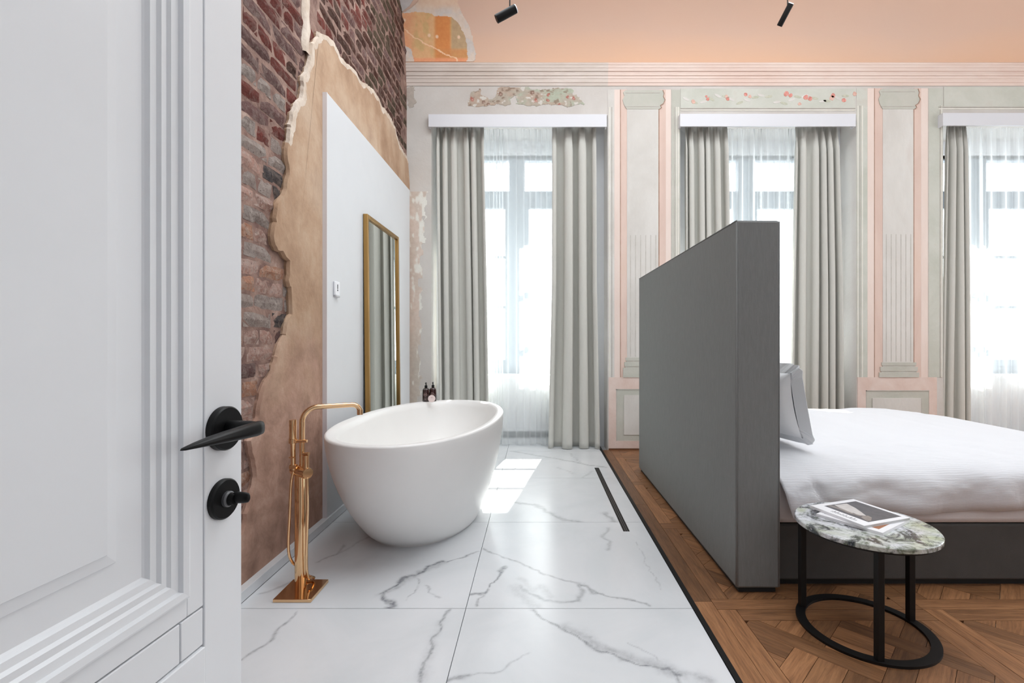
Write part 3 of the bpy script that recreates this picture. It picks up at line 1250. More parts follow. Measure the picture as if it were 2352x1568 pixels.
# friezes over the second and third window
for (xa, xb, ya, yb) in ((1545, 1990, 204, 248), (2137, 2590, 200, 245)):
    slab('frieze_field', xa + (18 if xa < 2000 else 30), ya, xb - 26, yb, M_green, .005)
    slab('frieze_line', xa + 18, yb, xb - 26, yb + 2, M_line_g, .006)
    slab('frieze_line', xa + 18, yb + 4, xb - 26, yb + 6.5, M_ivory, .006)
fl = [(1592, 234, 5), (1625, 228, 4), (1622, 222, 3), (1668, 222, 4), (1671, 228, 4), (1712, 218, 4), (1722, 222, 4), (1806, 216, 6), (1815, 220, 5), (1836, 239, 4), (1850, 224, 6), (1860, 227, 5),
      (1910, 226, 6), (1913, 220, 5), (1938, 231, 5), (1962, 216, 5)]
for k, (px, py, r) in enumerate(fl):
    pts = []
    for q in range(10):
        an = 2 * math.pi * q / 10
        rr = r * random.uniform(.75, 1.15)
        pts.append((px + rr * math.cos(an), py + rr * math.sin(an)))
    build('painted_rose', MB().prism(pts, fn_wall(0), .004, .0075), M_flower if k % 3 else M_flower_l, WP)
for k in range(22):
    px = 1580 + k * 17 + random.uniform(-5, 5)
    py = 228 + 7 * math.sin(k * 1.1) + random.uniform(-3, 3)
    a = random.uniform(-.6, .6)
    pts = [(px + math.cos(q) * 9 * math.cos(a) - math.sin(q) * 3 * math.sin(a), py + math.cos(q) * 9 * math.sin(a) + math.sin(q) * 3 * math.cos(a)) for q in np.linspace(0, 2 * math.pi, 9)[:-1]]
    build('painted_leaf', MB().prism(pts, fn_wall(0), .004, .0066), M_leafp if k % 2 else M_pier, WP)


# irregular painted remnants: fine grids coloured once, cut to a ragged outline
def fresco(name, x0, y0, x1, y1, colour, surf, step=1.6, parent=None):
    nx, ny = int((x1 - x0) / step), int((y1 - y0) / step)
    gx, gy = np.meshgrid(np.linspace(x0, x1, nx), np.linspace(y0, y1, ny), indexing='ij')
    rgb, mask = colour(gx, gy)
    P = surf(gx, gy)
    idx = -np.ones(gx.shape, int)
    keep = mask
    quad = keep[:-1, :-1] & keep[1:, :-1] & keep[1:, 1:] & keep[:-1, 1:]
    use = np.zeros(gx.shape, bool)
    for a, b in ((slice(None, -1), slice(None, -1)), (slice(1, None), slice(None, -1)), (slice(1, None), slice(1, None)), (slice(None, -1), slice(1, None))):
        use[a, b] |= quad
    idx[use] = np.arange(use.sum())
    ii, jj = np.nonzero(quad)
    faces = np.stack([idx[ii, jj], idx[ii + 1, jj], idx[ii + 1, jj + 1], idx[ii, jj + 1]], 1)
    me = bpy.data.meshes.new(name)
    me.from_pydata(P[use].tolist(), [], faces.tolist())
    me.materials.append(M_fresco)
    at = me.attributes.new('paint', 'FLOAT_COLOR', 'POINT')
    c = np.ones((use.sum(), 4), np.float32)
    s = rgb[use] / 255.0
    c[:, :3] = np.where(s <= .04045, s / 12.92, ((s + .055) / 1.055) ** 2.4)
    at.data.foreach_set('color', c.reshape(-1))
    me.update()
    o = link(name, me, parent)
    sm = o.modifiers.new('thickness', 'SOLIDIFY')
    sm.thickness = .003
    sm.offset = 0
    return o


def blend(base, col, m):
    return base * (1 - m[..., None]) + np.array(col, float) * m[..., None]


def rag(gx, gy, poly, amp=5.0, sc=.12, seed=0):
    wx = gx + (VN.fbm(gx * sc + seed, gy * sc, 4) - .5) * 2 * amp
    wy = gy + (VN.fbm(gx * sc + 50 + seed, gy * sc + 7, 4) - .5) * 2 * amp
    return in_poly(wx, wy, poly)


def col_garland(gx, gy):
    poly = [(1078, 222), (1080, 214), (1103, 203), (1105, 216), (1128, 228), (1138, 222), (1144, 205), (1143, 200), (1214, 199), (1222, 206), (1250, 205), (1290, 202), (1314, 203), (1318, 215),
            (1334, 228), (1345, 238), (1340, 241), (1322, 240), (1304, 247), (1290, 243), (1262, 241), (1240, 243), (1216, 243), (1190, 240), (1174, 240), (1160, 243), (1150, 240), (1125, 243), (1104, 247), (1074, 243)]
    hole = [(1172, 228), (1184, 221), (1188, 236), (1176, 242)]
    m = rag(gx, gy, poly, 4) & ~rag(gx, gy, hole, 2)
    n = VN.fbm(gx * .022, gy * .05, 5)
    rgb = np.zeros(gx.shape + (3,)) + np.array((176, 166, 152))
    rgb = blend(rgb, (172, 178, 160), np.maximum(smoothstep(.56, .66, n), smoothstep(1240, 1262, gx) * smoothstep(1300, 1280, gx) * .8))
    rgb = blend(rgb, (178, 158, 142), smoothstep(.50, .40, n) * .8)
    n2 = VN.fbm(gx * .09 + 90, gy * .12, 4)
    rgb = blend(rgb, (128, 108, 92), smoothstep(.62, .72, n2) * .7)
    rgb = blend(rgb, (206, 202, 194), smoothstep(.33, .28, n2))
    for (x, y, r) in ((1084, 228, 6), (1110, 234, 5), (1121, 239, 5), (1149, 216, 7), (1222, 212, 6), (1231, 231, 6), (1258, 230, 5), (1260, 218, 5), (1285, 240, 4), (1317, 226, 5), (1304, 223, 4)):
        d = np.hypot(gx - x, gy - y) + (VN(gx * .4, gy * .4) - .5) * 4
        rgb = blend(rgb, (166, 98, 86) if x not in (1149, 1110, 1121, 1222) else (120, 92, 78), smoothstep(r, r * .4, d) * .9)
        rgb = blend(rgb, (214, 190, 180), smoothstep(r * .4, r * .15, np.hypot(gx - x - 1, gy - y - 1)) * .6)
    return rgb, m


def surf_wall(t):
    return lambda gx, gy: np.stack([(gx - CX) * BW / F, np.full(gx.shape, BW - t), H + (CY - gy) * BW / F], -1)


fresco('garland_fragment', 1070, 195, 1350, 252, col_garland, surf_wall(.002), 1.2, WP)['label'] = 'surviving fragment of painted rose garland'


def col_corner(gx, gy):
    edge = 966 + 7 * (VN.fbm(gx * .0 + 3, gy * .03, 4) - .5) * 2 + np.where(gy > 640, -4, 0) + 18 * np.exp(-((gy - 430) / 60.0) ** 2)
    m = (gx < edge + 4 + (VN.fbm(gx * .1, gy * .06, 4) - .5) * 22)
    rgb = np.zeros(gx.shape + (3,)) + np.array((204, 190, 178))
    n = VN.fbm(gx * .05, gy * .02, 4)
    rgb = blend(rgb, (212, 196, 184), smoothstep(.4, .6, n))
    rgb = blend(rgb, (192, 184, 172), smoothstep(700, 850, gy) * .8)
    n2 = VN.fbm(gx * .12 + 9, gy * .05, 4)
    rgb = blend(rgb, (226, 224, 216), smoothstep(.55, .66, n2 + (gx - 958) * .006))
    return rgb, m


fresco('bare_plaster_fragment', 931, 440, 985, 960, col_corner, surf_wall(.002), 2.0, WP)['label'] = 'strip of bare beige plaster beside the white panel'


def col_stain(gx, gy):
    poly = [(933, 205), (948, 196), (955, 205), (950, 222), (958, 236), (952, 244), (940, 250), (934, 240)]
    m = rag(gx, gy, poly, 4)
    rgb = np.zeros(gx.shape + (3,)) + np.array((180, 170, 160))
    return rgb, m


fresco('stain', 930, 190, 965, 256, col_stain, surf_wall(.002), 1.5, WP)

# cornice, plain on the left and repainted pink on the right of the first window
prof = [(197, 0), (197, .010), (190, .012), (189, .022), (181, .024), (180, .032), (176, .033), (175.5, .026), (173.5, .026), (173, .038), (168.5, .040), (168, .030), (163.5, .030), (163, .046),
        (156, .048), (155.5, .054), (149, .056), (148, .062), (144, .064), (143.2, .05), (143, 0)]
pts = [(BW - p * .7, H + (CY - y) * (BW - p * .7) / F) for y, p in prof]
XS = bx(1396)
for k, (xa, xb, m) in enumerate(((-1.60, XS, M_corn_grey), (XS, 7.3, M_corn_pink))):
    mb = MB()
    n = len(pts)
    mb.v = [(xa, y, z) for y, z in pts] + [(xb, y, z) for y, z in pts]
    mb.f = [[i, i + 1, n + i + 1, n + i] for i in range(n - 1)] + [list(range(n)), list(range(n, 2 * n))[::-1]]
    mb.mi = [0] * len(mb.f)
    o = struct(build('trim_%d' % (k + 2), mb, m))
    if k == 0:
        o['label'] = 'greyish unrestored cornice over the first window'
    else:
        o['label'] = 'pink painted cornice over the other windows'
ZT = pts[-2][1]
# coved ceiling
CR, CZ = .95, .80
cove = [(BW - .03 - CR * (1 - math.cos(t)), ZT + CZ * math.sin(t)) for t in np.linspace(0, math.pi / 2, 40)]
mb = MB()
P = np.array([[(x, y, z) for x in np.linspace(-1.75, 7.4, 30)] for y, z in cove])
mb.grid(P)
ceiling = struct(build('ceiling', MB().box(-1.75, 7.4, -2.5, cove[-1][0] + .005, cove[-1][1] - .002, cove[-1][1] + .2), M_ceiling))
o = build('cove', mb, M_cove, ceiling, smooth=True, fix=False)
o['label'] = 'peach painted cove curving up from the cornice'


def surf_cove(off):
    cy_, cz_ = np.array([c[0] for c in cove]), np.array([c[1] for c in cove])
    tan = (cz_ - H) / cy_            # monotone in screen height
    def f(gx, gy):
        s = (CY - gy) / F
        Y = np.interp(s, tan, cy_)
        Z = np.interp(s, tan, cz_)
        return np.stack([(gx - CX) * Y / F, Y - off, Z - off], -1)
    return f


def col_orange(gx, gy):
    outer = [(902, 30), (930, 26), (958, 5), (972, -12), (1060, -12), (1052, 8), (1062, 30), (1080, 60), (1088, 95), (1094, 128), (1092, 142), (950, 142), (935, 160), (905, 150)]
    grey = [(900, -12), (960, -12), (940, 14), (925, 26), (900, 27)]
    m = rag(gx, gy, outer, 3, .06) | rag(gx, gy, grey, 2, .06)
    n = VN.fbm(gx * .04, gy * .04, 4)
    rgb = np.zeros(gx.shape + (3,)) + np.array((220, 204, 190))
    rgb = blend(rgb, (208, 200, 194), smoothstep(.45, .65, n))
    rgb = blend(rgb, (224, 196, 172), smoothstep(30, 5, gy) * smoothstep(940, 970, gx))
    rgb = blend(rgb, (196, 190, 188), rag(gx, gy, grey, 2, .06) * 1.0)
    rgb = blend(rgb, (150, 146, 140), (rag(gx, gy, [(903, 22), (915, 19), (926, 25), (903, 28)], 2, .2)) * .8)
    inner = [(925, 30), (960, 27), (985, 30), (1000, 36), (1036, 38), (1052, 52), (1066, 76), (1074, 112), (1075, 132), (1070, 142), (952, 142), (944, 112), (922, 98), (918, 75), (921, 50)]
    mi = rag(gx, gy, inner, 2.5, .08)
    o = np.zeros(gx.shape + (3,)) + np.array((226, 178, 130))
    n2 = VN.fbm(gx * .05 + 20, gy * .03, 4)
    o = blend(o, (212, 176, 124), smoothstep(.45, .65, n2))
    o = blend(o, (232, 164, 126), smoothstep(960, 935, gx) * .7)
    o = blend(o, (218, 142, 82), smoothstep(994, 1004, gx) * smoothstep(1040, 1030, gx))
    o = blend(o, (190, 162, 126), smoothstep(1034, 1040, gx) * smoothstep(118, 108, gy))
    o = blend(o, (206, 140, 86), smoothstep(108, 118, gy) * smoothstep(990, 1020, gx) * .7)
    o = blend(o, (238, 160, 120), smoothstep(130, 136, gy) * .8)
    d, _ = seg_dist(gx + (VN.fbm(gx * .2, gy * .2, 2) - .5) * 5, gy + (VN.fbm(gx * .2 + 9, gy * .2, 2) - .5) * 5, [(930, 68), (950, 84), (975, 100), (1000, 110), (1022, 124), (1048, 134), (1050, 140)])
    o = blend(o, (244, 206, 170), smoothstep(2.2, .6, d))
    for (x, y) in ((986, 81), (1004, 84), (1054, 85), (929, 46)):
        o = blend(o, (240, 208, 178), smoothstep(4.5, 2, np.hypot(gx - x, (gy - y) * .8)))
    rgb = np.where(mi[..., None], o, rgb)
    return rgb, m


fresco('orange_fresco_fragment', 896, -14, 1098, 141, col_orange, surf_cove(.004), 1.5, ceiling)['label'] = 'orange fresco fragment ringed by pale repair plaster'

# other walls of the room and the corridor behind the camera
struct(build('wall_right', MB().box(7.2, 7.4, -0.4, 6.3, -0.2, 5.3), M_plaster_w))
mb = MB()
mb.box(-1.75, -0.60, -0.4, -0.13, -0.2, 5.3).box(0.42, 7.4, -0.4, -0.13, -0.2, 5.3).box(-0.60, 0.42, -0.4, -0.13, 2.4, 5.3)
struct(build('wall_front', mb, M_white_wall))
mb = MB()
mb.box(-1.0, -0.9, -2.4, -0.4, -0.2, 2.8).box(0.8, 0.9, -2.4, -0.4, -0.2, 2.8).box(-1.0, 0.9, -2.5, -2.4, -0.2, 2.8).box(-1.0, 0.9, -2.5, -0.4, 2.7, 2.8)
struct(build('wall_corridor', mb, M_white_wall))

# ---- windows
for k, (a, b, c) in enumerate(WIN):
    y0, y1 = 5.93, 5.99
    x0, x1 = c - .72, c + .72
    mb = MB()
    mb.box(x0 - .09, x0, y0 - .01, y1 + .02, .79, 3.45).box(x1, x1 + .09, y0 - .01, y1 + .02, .79, 3.45)
    mb.box(x0, x1, y0 - .01, y1 + .02, .79, .87).box(x0, x1, y0 - .01, y1 + .02, 3.42, 3.48)
    w = struct(build('window_%d' % (k + 1), mb, M_winframe))
    w['label'] = ('leftmost tall grey casement window beside the bathtub', 'middle tall grey casement window behind the headboard', 'rightmost tall grey casement window beyond the bed')[k]
    build('mullion', MB().box(c - .095, c + .095, y0 - .02, y1 + .02, .87, 3.42), M_winframe, w, bevel=.004)
    build('transom', MB().box(x0, c - .095, y0 - .015, y1 + .01, 2.88, 3.04).box(c + .095, x1, y0 - .015, y1 + .01, 2.88, 3.04), M_winframe, w, bevel=.004)
    for s in (-1, 1):
        xa, xb = (x0, c - .095) if s < 0 else (c + .095, x1)
        build('sash_frame', MB().box(xa, xa + .05, y0, y1, .87, 2.88).box(xb - .05, xb, y0, y1, .87, 2.88).box(xa + .05, xb - .05, y0, y1, .87, .96).box(xa + .05, xb - .05, y0, y1, 2.83, 2.88), M_winframe, w, bevel=.003)
        for zz in (1.61, 2.23):
            build('muntin', MB().box(xa + .05, xb - .05, y0 + .01, y1 - .01, zz - .016, zz + .016), M_winframe, w)
        for (za, zb) in ((.96, 1.594), (1.626, 2.214), (2.246, 2.83), (3.04, 3.42)):
            build('pane', MB().box(xa + .05, xb - .05, y0 + .026, y0 + .030, za, zb), M_glass, w)
    build('window_sill', MB().box(x0 - .1, x1 + .1, 5.99, 6.30, .74, .80), M_white_wall, w)

# pale street front across the road, seen through the voile
mb = MB().box(-14, 20, 22, 24, -6, 2.2)
street = empty('street_front', (3, 22, -6))
tag(street, 'sunlit pale street front across the road, dim through the voile', 'building')
fw = build('facade', MB().box(-17, 17, 0, 2, 0, 8.2), simple('pale_stucco', (232, 230, 226), .9, var=.03), street)
build('roof', MB().box(-17.3, 17.3, -.4, 2.3, 8.2, 8.6), simple('zinc_roof', (168, 174, 182), .6), street)
for i in range(12):
    for zz in (1.5, 5.0):
        xx = -15.5 + i * 2.8
        f_ = build('window_frame', MB().box(xx - .65, xx + .65, -.08, 0, zz, zz + 2.0), M_white_trim, fw)

# ================================================================== THINGS
# ---- door leaf in the foreground
Y0 = 0.78
ang = math.atan2(.9969, .0783)
e = Vector((math.cos(ang), math.sin(ang), 0))
free = Vector((-.6155 * Y0, Y0, 0))
hinge = free - e * .9
door = empty('door_1', hinge, ang)
struct(door)
door['label'] = 'white panelled door leaf standing open in the left foreground'


def dl(px):                       # photo column -> local x on the leaf's face
    c = (.6155 + .0785) * Y0
    Y = c / (abs(px - CX) / F + .0785)
    return .9 - (Y0 - Y) / .9969, Y


def dz(py, Y):
    return H + (CY - py) * Y / F


xs_line = dl(470)[0]
xb, Yb = dl(432)
xi, Yi = dl(358)
xa = .9 - xb + .0
za_out, za_in = dz(1370, Yb), dz(1351, Yi)
ins = xb - xi
TOP = 2.36
# solid core and the proud outer stiles
def door_part(name, mb, m=M_door, bevel=.0015):
    return build(name, mb, m, door, bevel=bevel)


door_part('core', MB().box(0, .9, .022, .045, .008, TOP))
door_part('stile', MB().box(xs_line, .9, 0, .022, .008, TOP))
door_part('stile', MB().box(0, .9 - xs_line, 0, .022, .008, TOP))
zg = .809
zl = .755
door_part('frame_member', MB().box(xb, xs_line - .0005, .0015, .022, zg + .0025, TOP - .12))
door_part('frame_member', MB().box(.9 - xs_line, xa, .0015, .022, zg + .0025, TOP - .12))
door_part('rail', MB().box(xa, xb, .0015, .022, zg + .0025, za_out))
door_part('rail', MB().box(.9 - xs_line, xs_line, .0015, .022, TOP - .12, TOP))
xg = dl(417)[0]
door_part('lower_rail', MB().box(.9 - xs_line, xg - .001, .0015, .022, zl, zg))
door_part('lower_rail', MB().box(xg + .001, xs_line - .001, .0015, .022, zl, zg))
door_part('lower_panel', MB().box(.9 - xs_line, xs_line - .002, -.003, .022, .20, zl - .002))
door_part('bottom_rail', MB().box(.9 - xs_line, xs_line, .0015, .022, .008, .20))


def loops(x0, x1, z0, z1, prof):
    """stepped frame: prof list of (inset, depth)"""
    mb = MB()
    for (i, d) in prof:
        mb.v += [(x0 + i, d, z0 + i), (x1 - i, d, z0 + i), (x1 - i, d, z1 - i), (x0 + i, d, z1 - i)]
    for k in range(len(prof) - 1):
        for q in range(4):
            a, b = 4 * k + q, 4 * k + (q + 1) % 4
            mb.f.append([a, b, b + 4, a + 4])
            mb.mi.append(0)
    return mb


t = ins / 10
mould = loops(xa, xb, za_out, TOP - .12, [(0, .0015), (0, -.003), (t * .5, -.004), (t * 2.2, -.003), (t * 2.6, .003), (t * 4.6, .004), (t * 5.2, .008), (t * 6.8, .0075), (t * 7.4, .012), (t * 9, .013), (t * 9.6, .018), (t * 10, .020)])
door_part('panel_moulding', mould, bevel=0)
fi = xb - dl(300)[0]
fj = xb - dl(272)[0]
fld = loops(xa, xb, za_out, TOP - .12, [(t * 10, .020), (fi, .020), (fi + .002, .017), (fj, .015), (fj + .002, .012)])
n0 = len(fld.v) - 4
fld.f.append([n0, n0 + 1, n0 + 2, n0 + 3])
fld.mi.append(0)
door_part('raised_field', fld, bevel=0)


# handle set
def disc(name, xc, zc, r, t0, t1, parent, m=M_black, bev=.002):
    M = Matrix.Rotation(math.radians(90), 3, 'X')      # z axis -> -y
    prof = [(0, -t0), (r, -t0), (r, t1 - bev), (r - bev, t1), (0, t1)]
    return build(name, MB().lathe(prof, 48, (xc, 0, zc), M), m, parent, smooth=True, angle=35)


handle_root = empty('lever_handle', (0, 0, 0))
handle_root.parent = door
handle_root['label'] = 'matt black lever handle'
xr, Yr = dl(510)
zr = dz(983, Yr)
disc('rosette', xr, zr, .0335 * Y0 / .78, 0, .011, handle_root)
nm = MB().tube([(xr, -.008, zr + .002), (xr, -.045, zr + .002), (xr, -.052, zr + .002)], [.0105, .010, .009], 20)
build('neck', nm, M_black, handle_root, smooth=True, angle=40)
# lever blade lofted from the neck to a thin tip
secs = [(.016, -.048, .0, .0045, .008), (.010, -.054, .0, .0085, .0105), (-.004, -.056, .0, .0095, .0108), (-.03, -.055, .0, .0100, .0096), (-.056, -.052, -.0005, .0105, .0080), (-.080, -.048, -.0015, .0098, .0060), (-.102, -.044, -.003, .0074, .0038), (-.120, -.041, -.0045, .004, .0018), (-.124, -.0405, -.005, .001, .0006)]
P = []
for (dx, y, dzz, ry, rz) in secs:
    ringp = []
    for k in range(20):
        an = 2 * math.pi * k / 20
        cc, ss = math.cos(an), math.sin(an)
        ringp.append((xr + dx, y + ry * math.copysign(abs(cc) ** .7, cc), zr + dzz + rz * math.copysign(abs(ss) ** .7, ss)))
    ringp.append(ringp[0])
    P.append(ringp)
mb = MB().grid(np.array(P))
mb.f.append(list(range(20)))
mb.mi.append(0)
build('lever', mb, M_black, handle_root, smooth=True, angle=50)

lock_root = empty('privacy_lock', (0, 0, 0))
lock_root.parent = door
lock_root['label'] = 'matt black round thumb-turn lock'
zk = dz(1145, Yr)
disc('rosette', xr, zk, .0305, 0, .008, lock_root)
disc('collar', xr, zk, .012, -.007, .014, lock_root, simple('grey_collar', (90, 90, 92), .4))
kn = MB().tube([(xr, -.012, zk), (xr, -.022, zk)], [.0095, .0085], 20)
build('stem', kn, M_black, lock_root, smooth=True, angle=40)
P = []
for (y, rx, rz) in ((-.018, .006, .0075), (-.024, .0062, .009), (-.034, .0055, .0085), (-.041, .0042, .0072), (-.043, .002, .004)):
    ringp = [(xr + .002 + rx * math.cos(q), y, zk + .002 + rz * math.sin(q)) for q in np.linspace(0, 2 * math.pi, 21)]
    P.append(ringp)
mb = MB().grid(np.array(P))
mb.f.append(list(range(84, 104)))
mb.mi.append(0)
build('thumb_turn', mb, M_black, lock_root, smooth=True, angle=60)

# ---- pelmets and curtains
PEL_PX = [(984, 1394, 262, 291), (1562, 1966, 261, 290), (2166, 2572, 259, 288)]
PLAB = ['white pelmet box over the window beside the bathtub', 'white pelmet box over the window behind the headboard', 'white pelmet box over the window at the right edge']
YP = 5.17
pel_z = []
for k, (xa_, xb_, ya, yb) in enumerate(PEL_PX):
    p = empty('pelmet', (bx((xa_ + xb_) / 2, YP), YP, bz(yb, YP)))
    tag(p, PLAB[k], 'pelmet', 'pelmets over the windows')
    x0, x1 = bx(xa_, YP), bx(xb_, YP)
    z0, z1 = bz(yb, YP), bz(ya, YP)
    cxp = p.location
    L = lambda mb: MB().add([(v[0] - cxp[0], v[1] - cxp[1], v[2] - cxp[2]) for v in mb.v], mb.f)
    build('front_board', L(MB().box(x0, x1, YP, YP + .018, z0, z1)), M_pelmet, p, bevel=.0015)
    build('top_board', L(MB().box(x0 + .0, x1, YP + .018, BW - .003, z1 - .018, z1)), M_pelmet, p)
    build('end_board', L(MB().box(x0, x0 + .016, YP + .018, BW - .003, z0, z1 - .018)), M_pelmet, p)
    build('end_board', L(MB().box(x1 - .016, x1, YP + .018, BW - .003, z0, z1 - .018)), M_pelmet, p)
    pel_z.append(z0)


def curtain(name, xt0, xt1, xm0, xm1, xb0, xb1, Yc, ztop, zbot, folds, amp, mat, seed, label, cat, group, thick=.004, pleat=True, nz=46, per=18):
    rng = np.random.default_rng(seed)
    n = folds * per + 1
    ph = np.linspace(0, folds, n)
    # uneven fold widths and depths
    wf = rng.uniform(.5, 1.6, folds)
    cum = np.concatenate([[0], np.cumsum(wf)]) / wf.sum()
    s = np.interp(ph, np.arange(folds + 1), cum)
    af = np.concatenate([rng.uniform(.55, 1.25, folds), [1.0]])
    a = np.interp(ph - .25, np.arange(folds + 1), af)
    zs = np.linspace(0, 1, nz) ** .8
    P = np.zeros((n, nz, 3))
    drift = rng.uniform(-1, 1, folds + 1)
    dr = np.interp(ph, np.arange(folds + 1), drift)
    for j, t in enumerate(zs):
        z = ztop + (zbot - ztop) * t
        if t < .5:
            q = t / .5
            x0, x1 = xt0 + (xm0 - xt0) * q, xt1 + (xm1 - xt1) * q
        else:
            q = (t - .5) / .5
            x0, x1 = xm0 + (xb0 - xm0) * q, xm1 + (xb1 - xm1) * q
        k = smoothstep(0, .09, np.array(t))
        aa = amp * a * (.28 + .72 * k) * (1 + .12 * math.sin(3 * t + seed))
        y = -aa * np.cos(2 * math.pi * ph)
        wid = (x1 - x0) / folds
        x = x0 + (x1 - x0) * s + .22 * wid * np.sin(4 * math.pi * ph) * k * .6 + dr * .012 * t
        if pleat:       # gathered heading: small sharp pleats
            y = y + (1 - k) * .010 * np.cos(2 * math.pi * ph * 4 + seed)
        y = y + .010 * np.sin(2 * math.pi * ph * .5 + 2.2 * t + seed) * t
        P[:, j, 0] = x
        P[:, j, 1] = Yc + y
        P[:, j, 2] = z
    c = ((xb0 + xb1) / 2, Yc, zbot)
    mb = MB().grid(P)
    o = build(name, mb, mat, None, smooth=True, fix=False, loc=c)
    if thick:
        sm = o.modifiers.new('thickness', 'SOLIDIFY')
        sm.thickness = thick
        sm.offset = 0
    tag(o, label, cat, group)
    return o


def cx_(px, Y):
    return (px - CX) * Y / F


YD = 5.335
D = lambda *p: [cx_(q, YD) for q in p]
G = 'grey drapes at the windows'
curtain('drape', *D(1005, 1112, 1008, 1119, 1012, 1124), YD, pel_z[0] + .10, .012, 5, .065, M_drape, 2, 'grey drape left of the voile beside the bathtub', 'curtain', G)
curtain('drape', *D(1268, 1368, 1267, 1370, 1258, 1378), YD, pel_z[0] + .10, .006, 3, .064, M_drape, 6, 'grey drape right of the voile above the floor drain', 'curtain', G)
curtain('drape', *D(1572, 1668, 1574, 1674, 1574, 1678), YD, pel_z[1] + .10, .012, 5, .055, M_drape, 8, 'grey drape hanging behind the top of the headboard', 'curtain', G)
curtain('drape', *D(1826, 1920, 1820, 1928, 1816, 1930), YD, pel_z[1] + .10, .012, 5, .055, M_drape, 12, 'grey drape behind the bed just right of the headboard', 'curtain', G)
curtain('drape', *D(2172, 2214, 2164, 2220, 2156, 2222), YD, pel_z[2] + .10, .012, 3, .050, M_drape, 15, 'narrow grey drape at the right edge beyond the bed', 'curtain', G)
YS = 5.455
S_ = lambda *p: [cx_(q, YS) for q in p]
G = 'white voile curtains at the windows'
for k, (wn_, nf, lab) in enumerate(((WIN[0], 15, 'white voile curtain over the window beside the bathtub'), (WIN[1], 15, 'white voile curtain over the window behind the headboard'), (WIN[2], 15, 'white voile curtain at the right edge beyond the bed'))):
    q0, q1 = wn_[2] - .785, wn_[2] + .785
    curtain('voile', q0, q1, q0, q1, q0, q1, YS, pel_z[k] + .10, .01, nf, .030, M_sheer, 20 + k, lab, 'curtain', G, thick=0, pleat=True, nz=30, per=14)

# ---- leaning mirror
mirror = empty('mirror', (-1.33, 4.17, 0.003))
tag(mirror, 'tall brass-framed mirror leaning on the white panel behind the tub', 'mirror')
my0, my1, mz = 3.742, 4.60, 2.185
tiltm = .022
fw_ = .030


def mloc(d, y, z):
    """d: distance out from the wall side of the frame"""
    return (PNX + .003 + d + tiltm * (1 - z / mz) - (-1.33), y - 4.17, z)


def mbox(d0, d1, y0, y1, z0, z1):
    v = [mloc(d, y, z) for z in (z0, z1) for (d, y) in ((d0, y0), (d1, y0), (d1, y1), (d0, y1))]
    return MB().add(v, [(0, 3, 2, 1), (4, 5, 6, 7), (0, 1, 5, 4), (1, 2, 6, 5), (2, 3, 7, 6), (3, 0, 4, 7)])


build('frame_side', mbox(0, .034, my0, my0 + fw_, 0, mz), M_brass, mirror, bevel=.002)
build('frame_side', mbox(0, .034, my1 - fw_, my1, 0, mz), M_brass, mirror, bevel=.002)
build('frame_rail', mbox(0, .034, my0 + fw_, my1 - fw_, mz - fw_, mz), M_brass, mirror, bevel=.002)
build('frame_rail', mbox(0, .034, my0 + fw_, my1 - fw_, 0, fw_), M_brass, mirror, bevel=.002)
build('mirror_glass', mbox(.004, .018, my0 + fw_, my1 - fw_, fw_, mz - fw_), M_mirror, mirror)

# ---- wall controller
th = empty('thermostat', (PNX + .001, 3.235, 1.54))
tag(th, 'small white wall thermostat on the white panel', 'thermostat')
build('housing', MB().box(0, .014, -.038, .038, -.038, .055), M_white_trim, th, bevel=.004)
build('pointer', MB().box(.0135, .0155, -.006, .004, .005, .036), M_grey_mark, th)
build('pointer_dot', MB().box(.0135, .0155, -.008, .006, -.008, .001), M_grey_mark, th)
build('shade_strip', MB().box(0, .019, -.030, .030, -.050, -.038), simple('shade_grey', (200, 200, 203), .5), th, bevel=.003)  # shadow beneath the housing put in as a pale grey strip

# ---- bathtub
TXc, TYc, TA, TB, TZ, TANG = -.746, 3.268, .500, .929, .680, -.081


def se(t, n):
    c, s = math.cos(t), math.sin(t)
    return math.copysign(abs(c) ** (2 / n), c), math.copysign(abs(s) ** (2 / n), s)


tub = empty('bathtub', (TXc, TYc, 0), TANG)
tag(tub, 'white freestanding oval bathtub on the marble floor', 'bathtub')
prof = []       # (a, b, z, n)
for q in np.linspace(0, 1, 26):
    z = .012 + (TZ - .012 - .012) * q
    k = math.sin(q * math.pi / 2) ** .82
    k = .12 * q + .88 * k
    prof.append((.345 + (TA - .345) * k, .500 + (TB - .500) * k, z, 2.05 + .15 * q))
prof = [(.335, .490, 0, 2.05), (.338, .493, .010, 2.05), (.344, .499, .013, 2.05)] + prof
prof += [(TA - .001, TB - .001, TZ - .008, 2.2), (TA - .006, TB - .006, TZ - .001, 2.2), (TA - .014, TB - .014, TZ, 2.2), (TA - .045, TB - .05, TZ - .003, 2.2), (TA - .056, TB - .064, TZ - .010, 2.2)]
for q in np.linspace(0.05, 1, 16):
    k = 1 - math.sqrt(max(0, 1 - q ** 2))
    prof.append((TA - .060 - (TA - .06) * (.14 * q + .86 * k) * .99, TB - .07 - (TB - .07) * (.14 * q + .86 * k) * .99, TZ - .012 - (TZ - .18) * math.sin(q * math.pi / 2), 2.2))
NT = 96
P = np.array([[(a * se(2 * math.pi * k / NT, n)[0], b * se(2 * math.pi * k / NT, n)[1], z) for k in range(NT)] + [(a * 1.0, 0, z)] for a, b, z, n in prof])
mb = MB()
for r_ in P:
    mb.v += [tuple(q) for q in r_[:NT]]
for i in range(len(prof) - 1):
    for k in range(NT):
        a, b = i * NT + k, i * NT + (k + 1) % NT
        mb.f.append([a, b, b + NT, a + NT])
        mb.mi.append(0)
mb.f.append(list(range(NT))[::-1])
mb.f.append(list(range((len(prof) - 1) * NT, len(prof) * NT)))
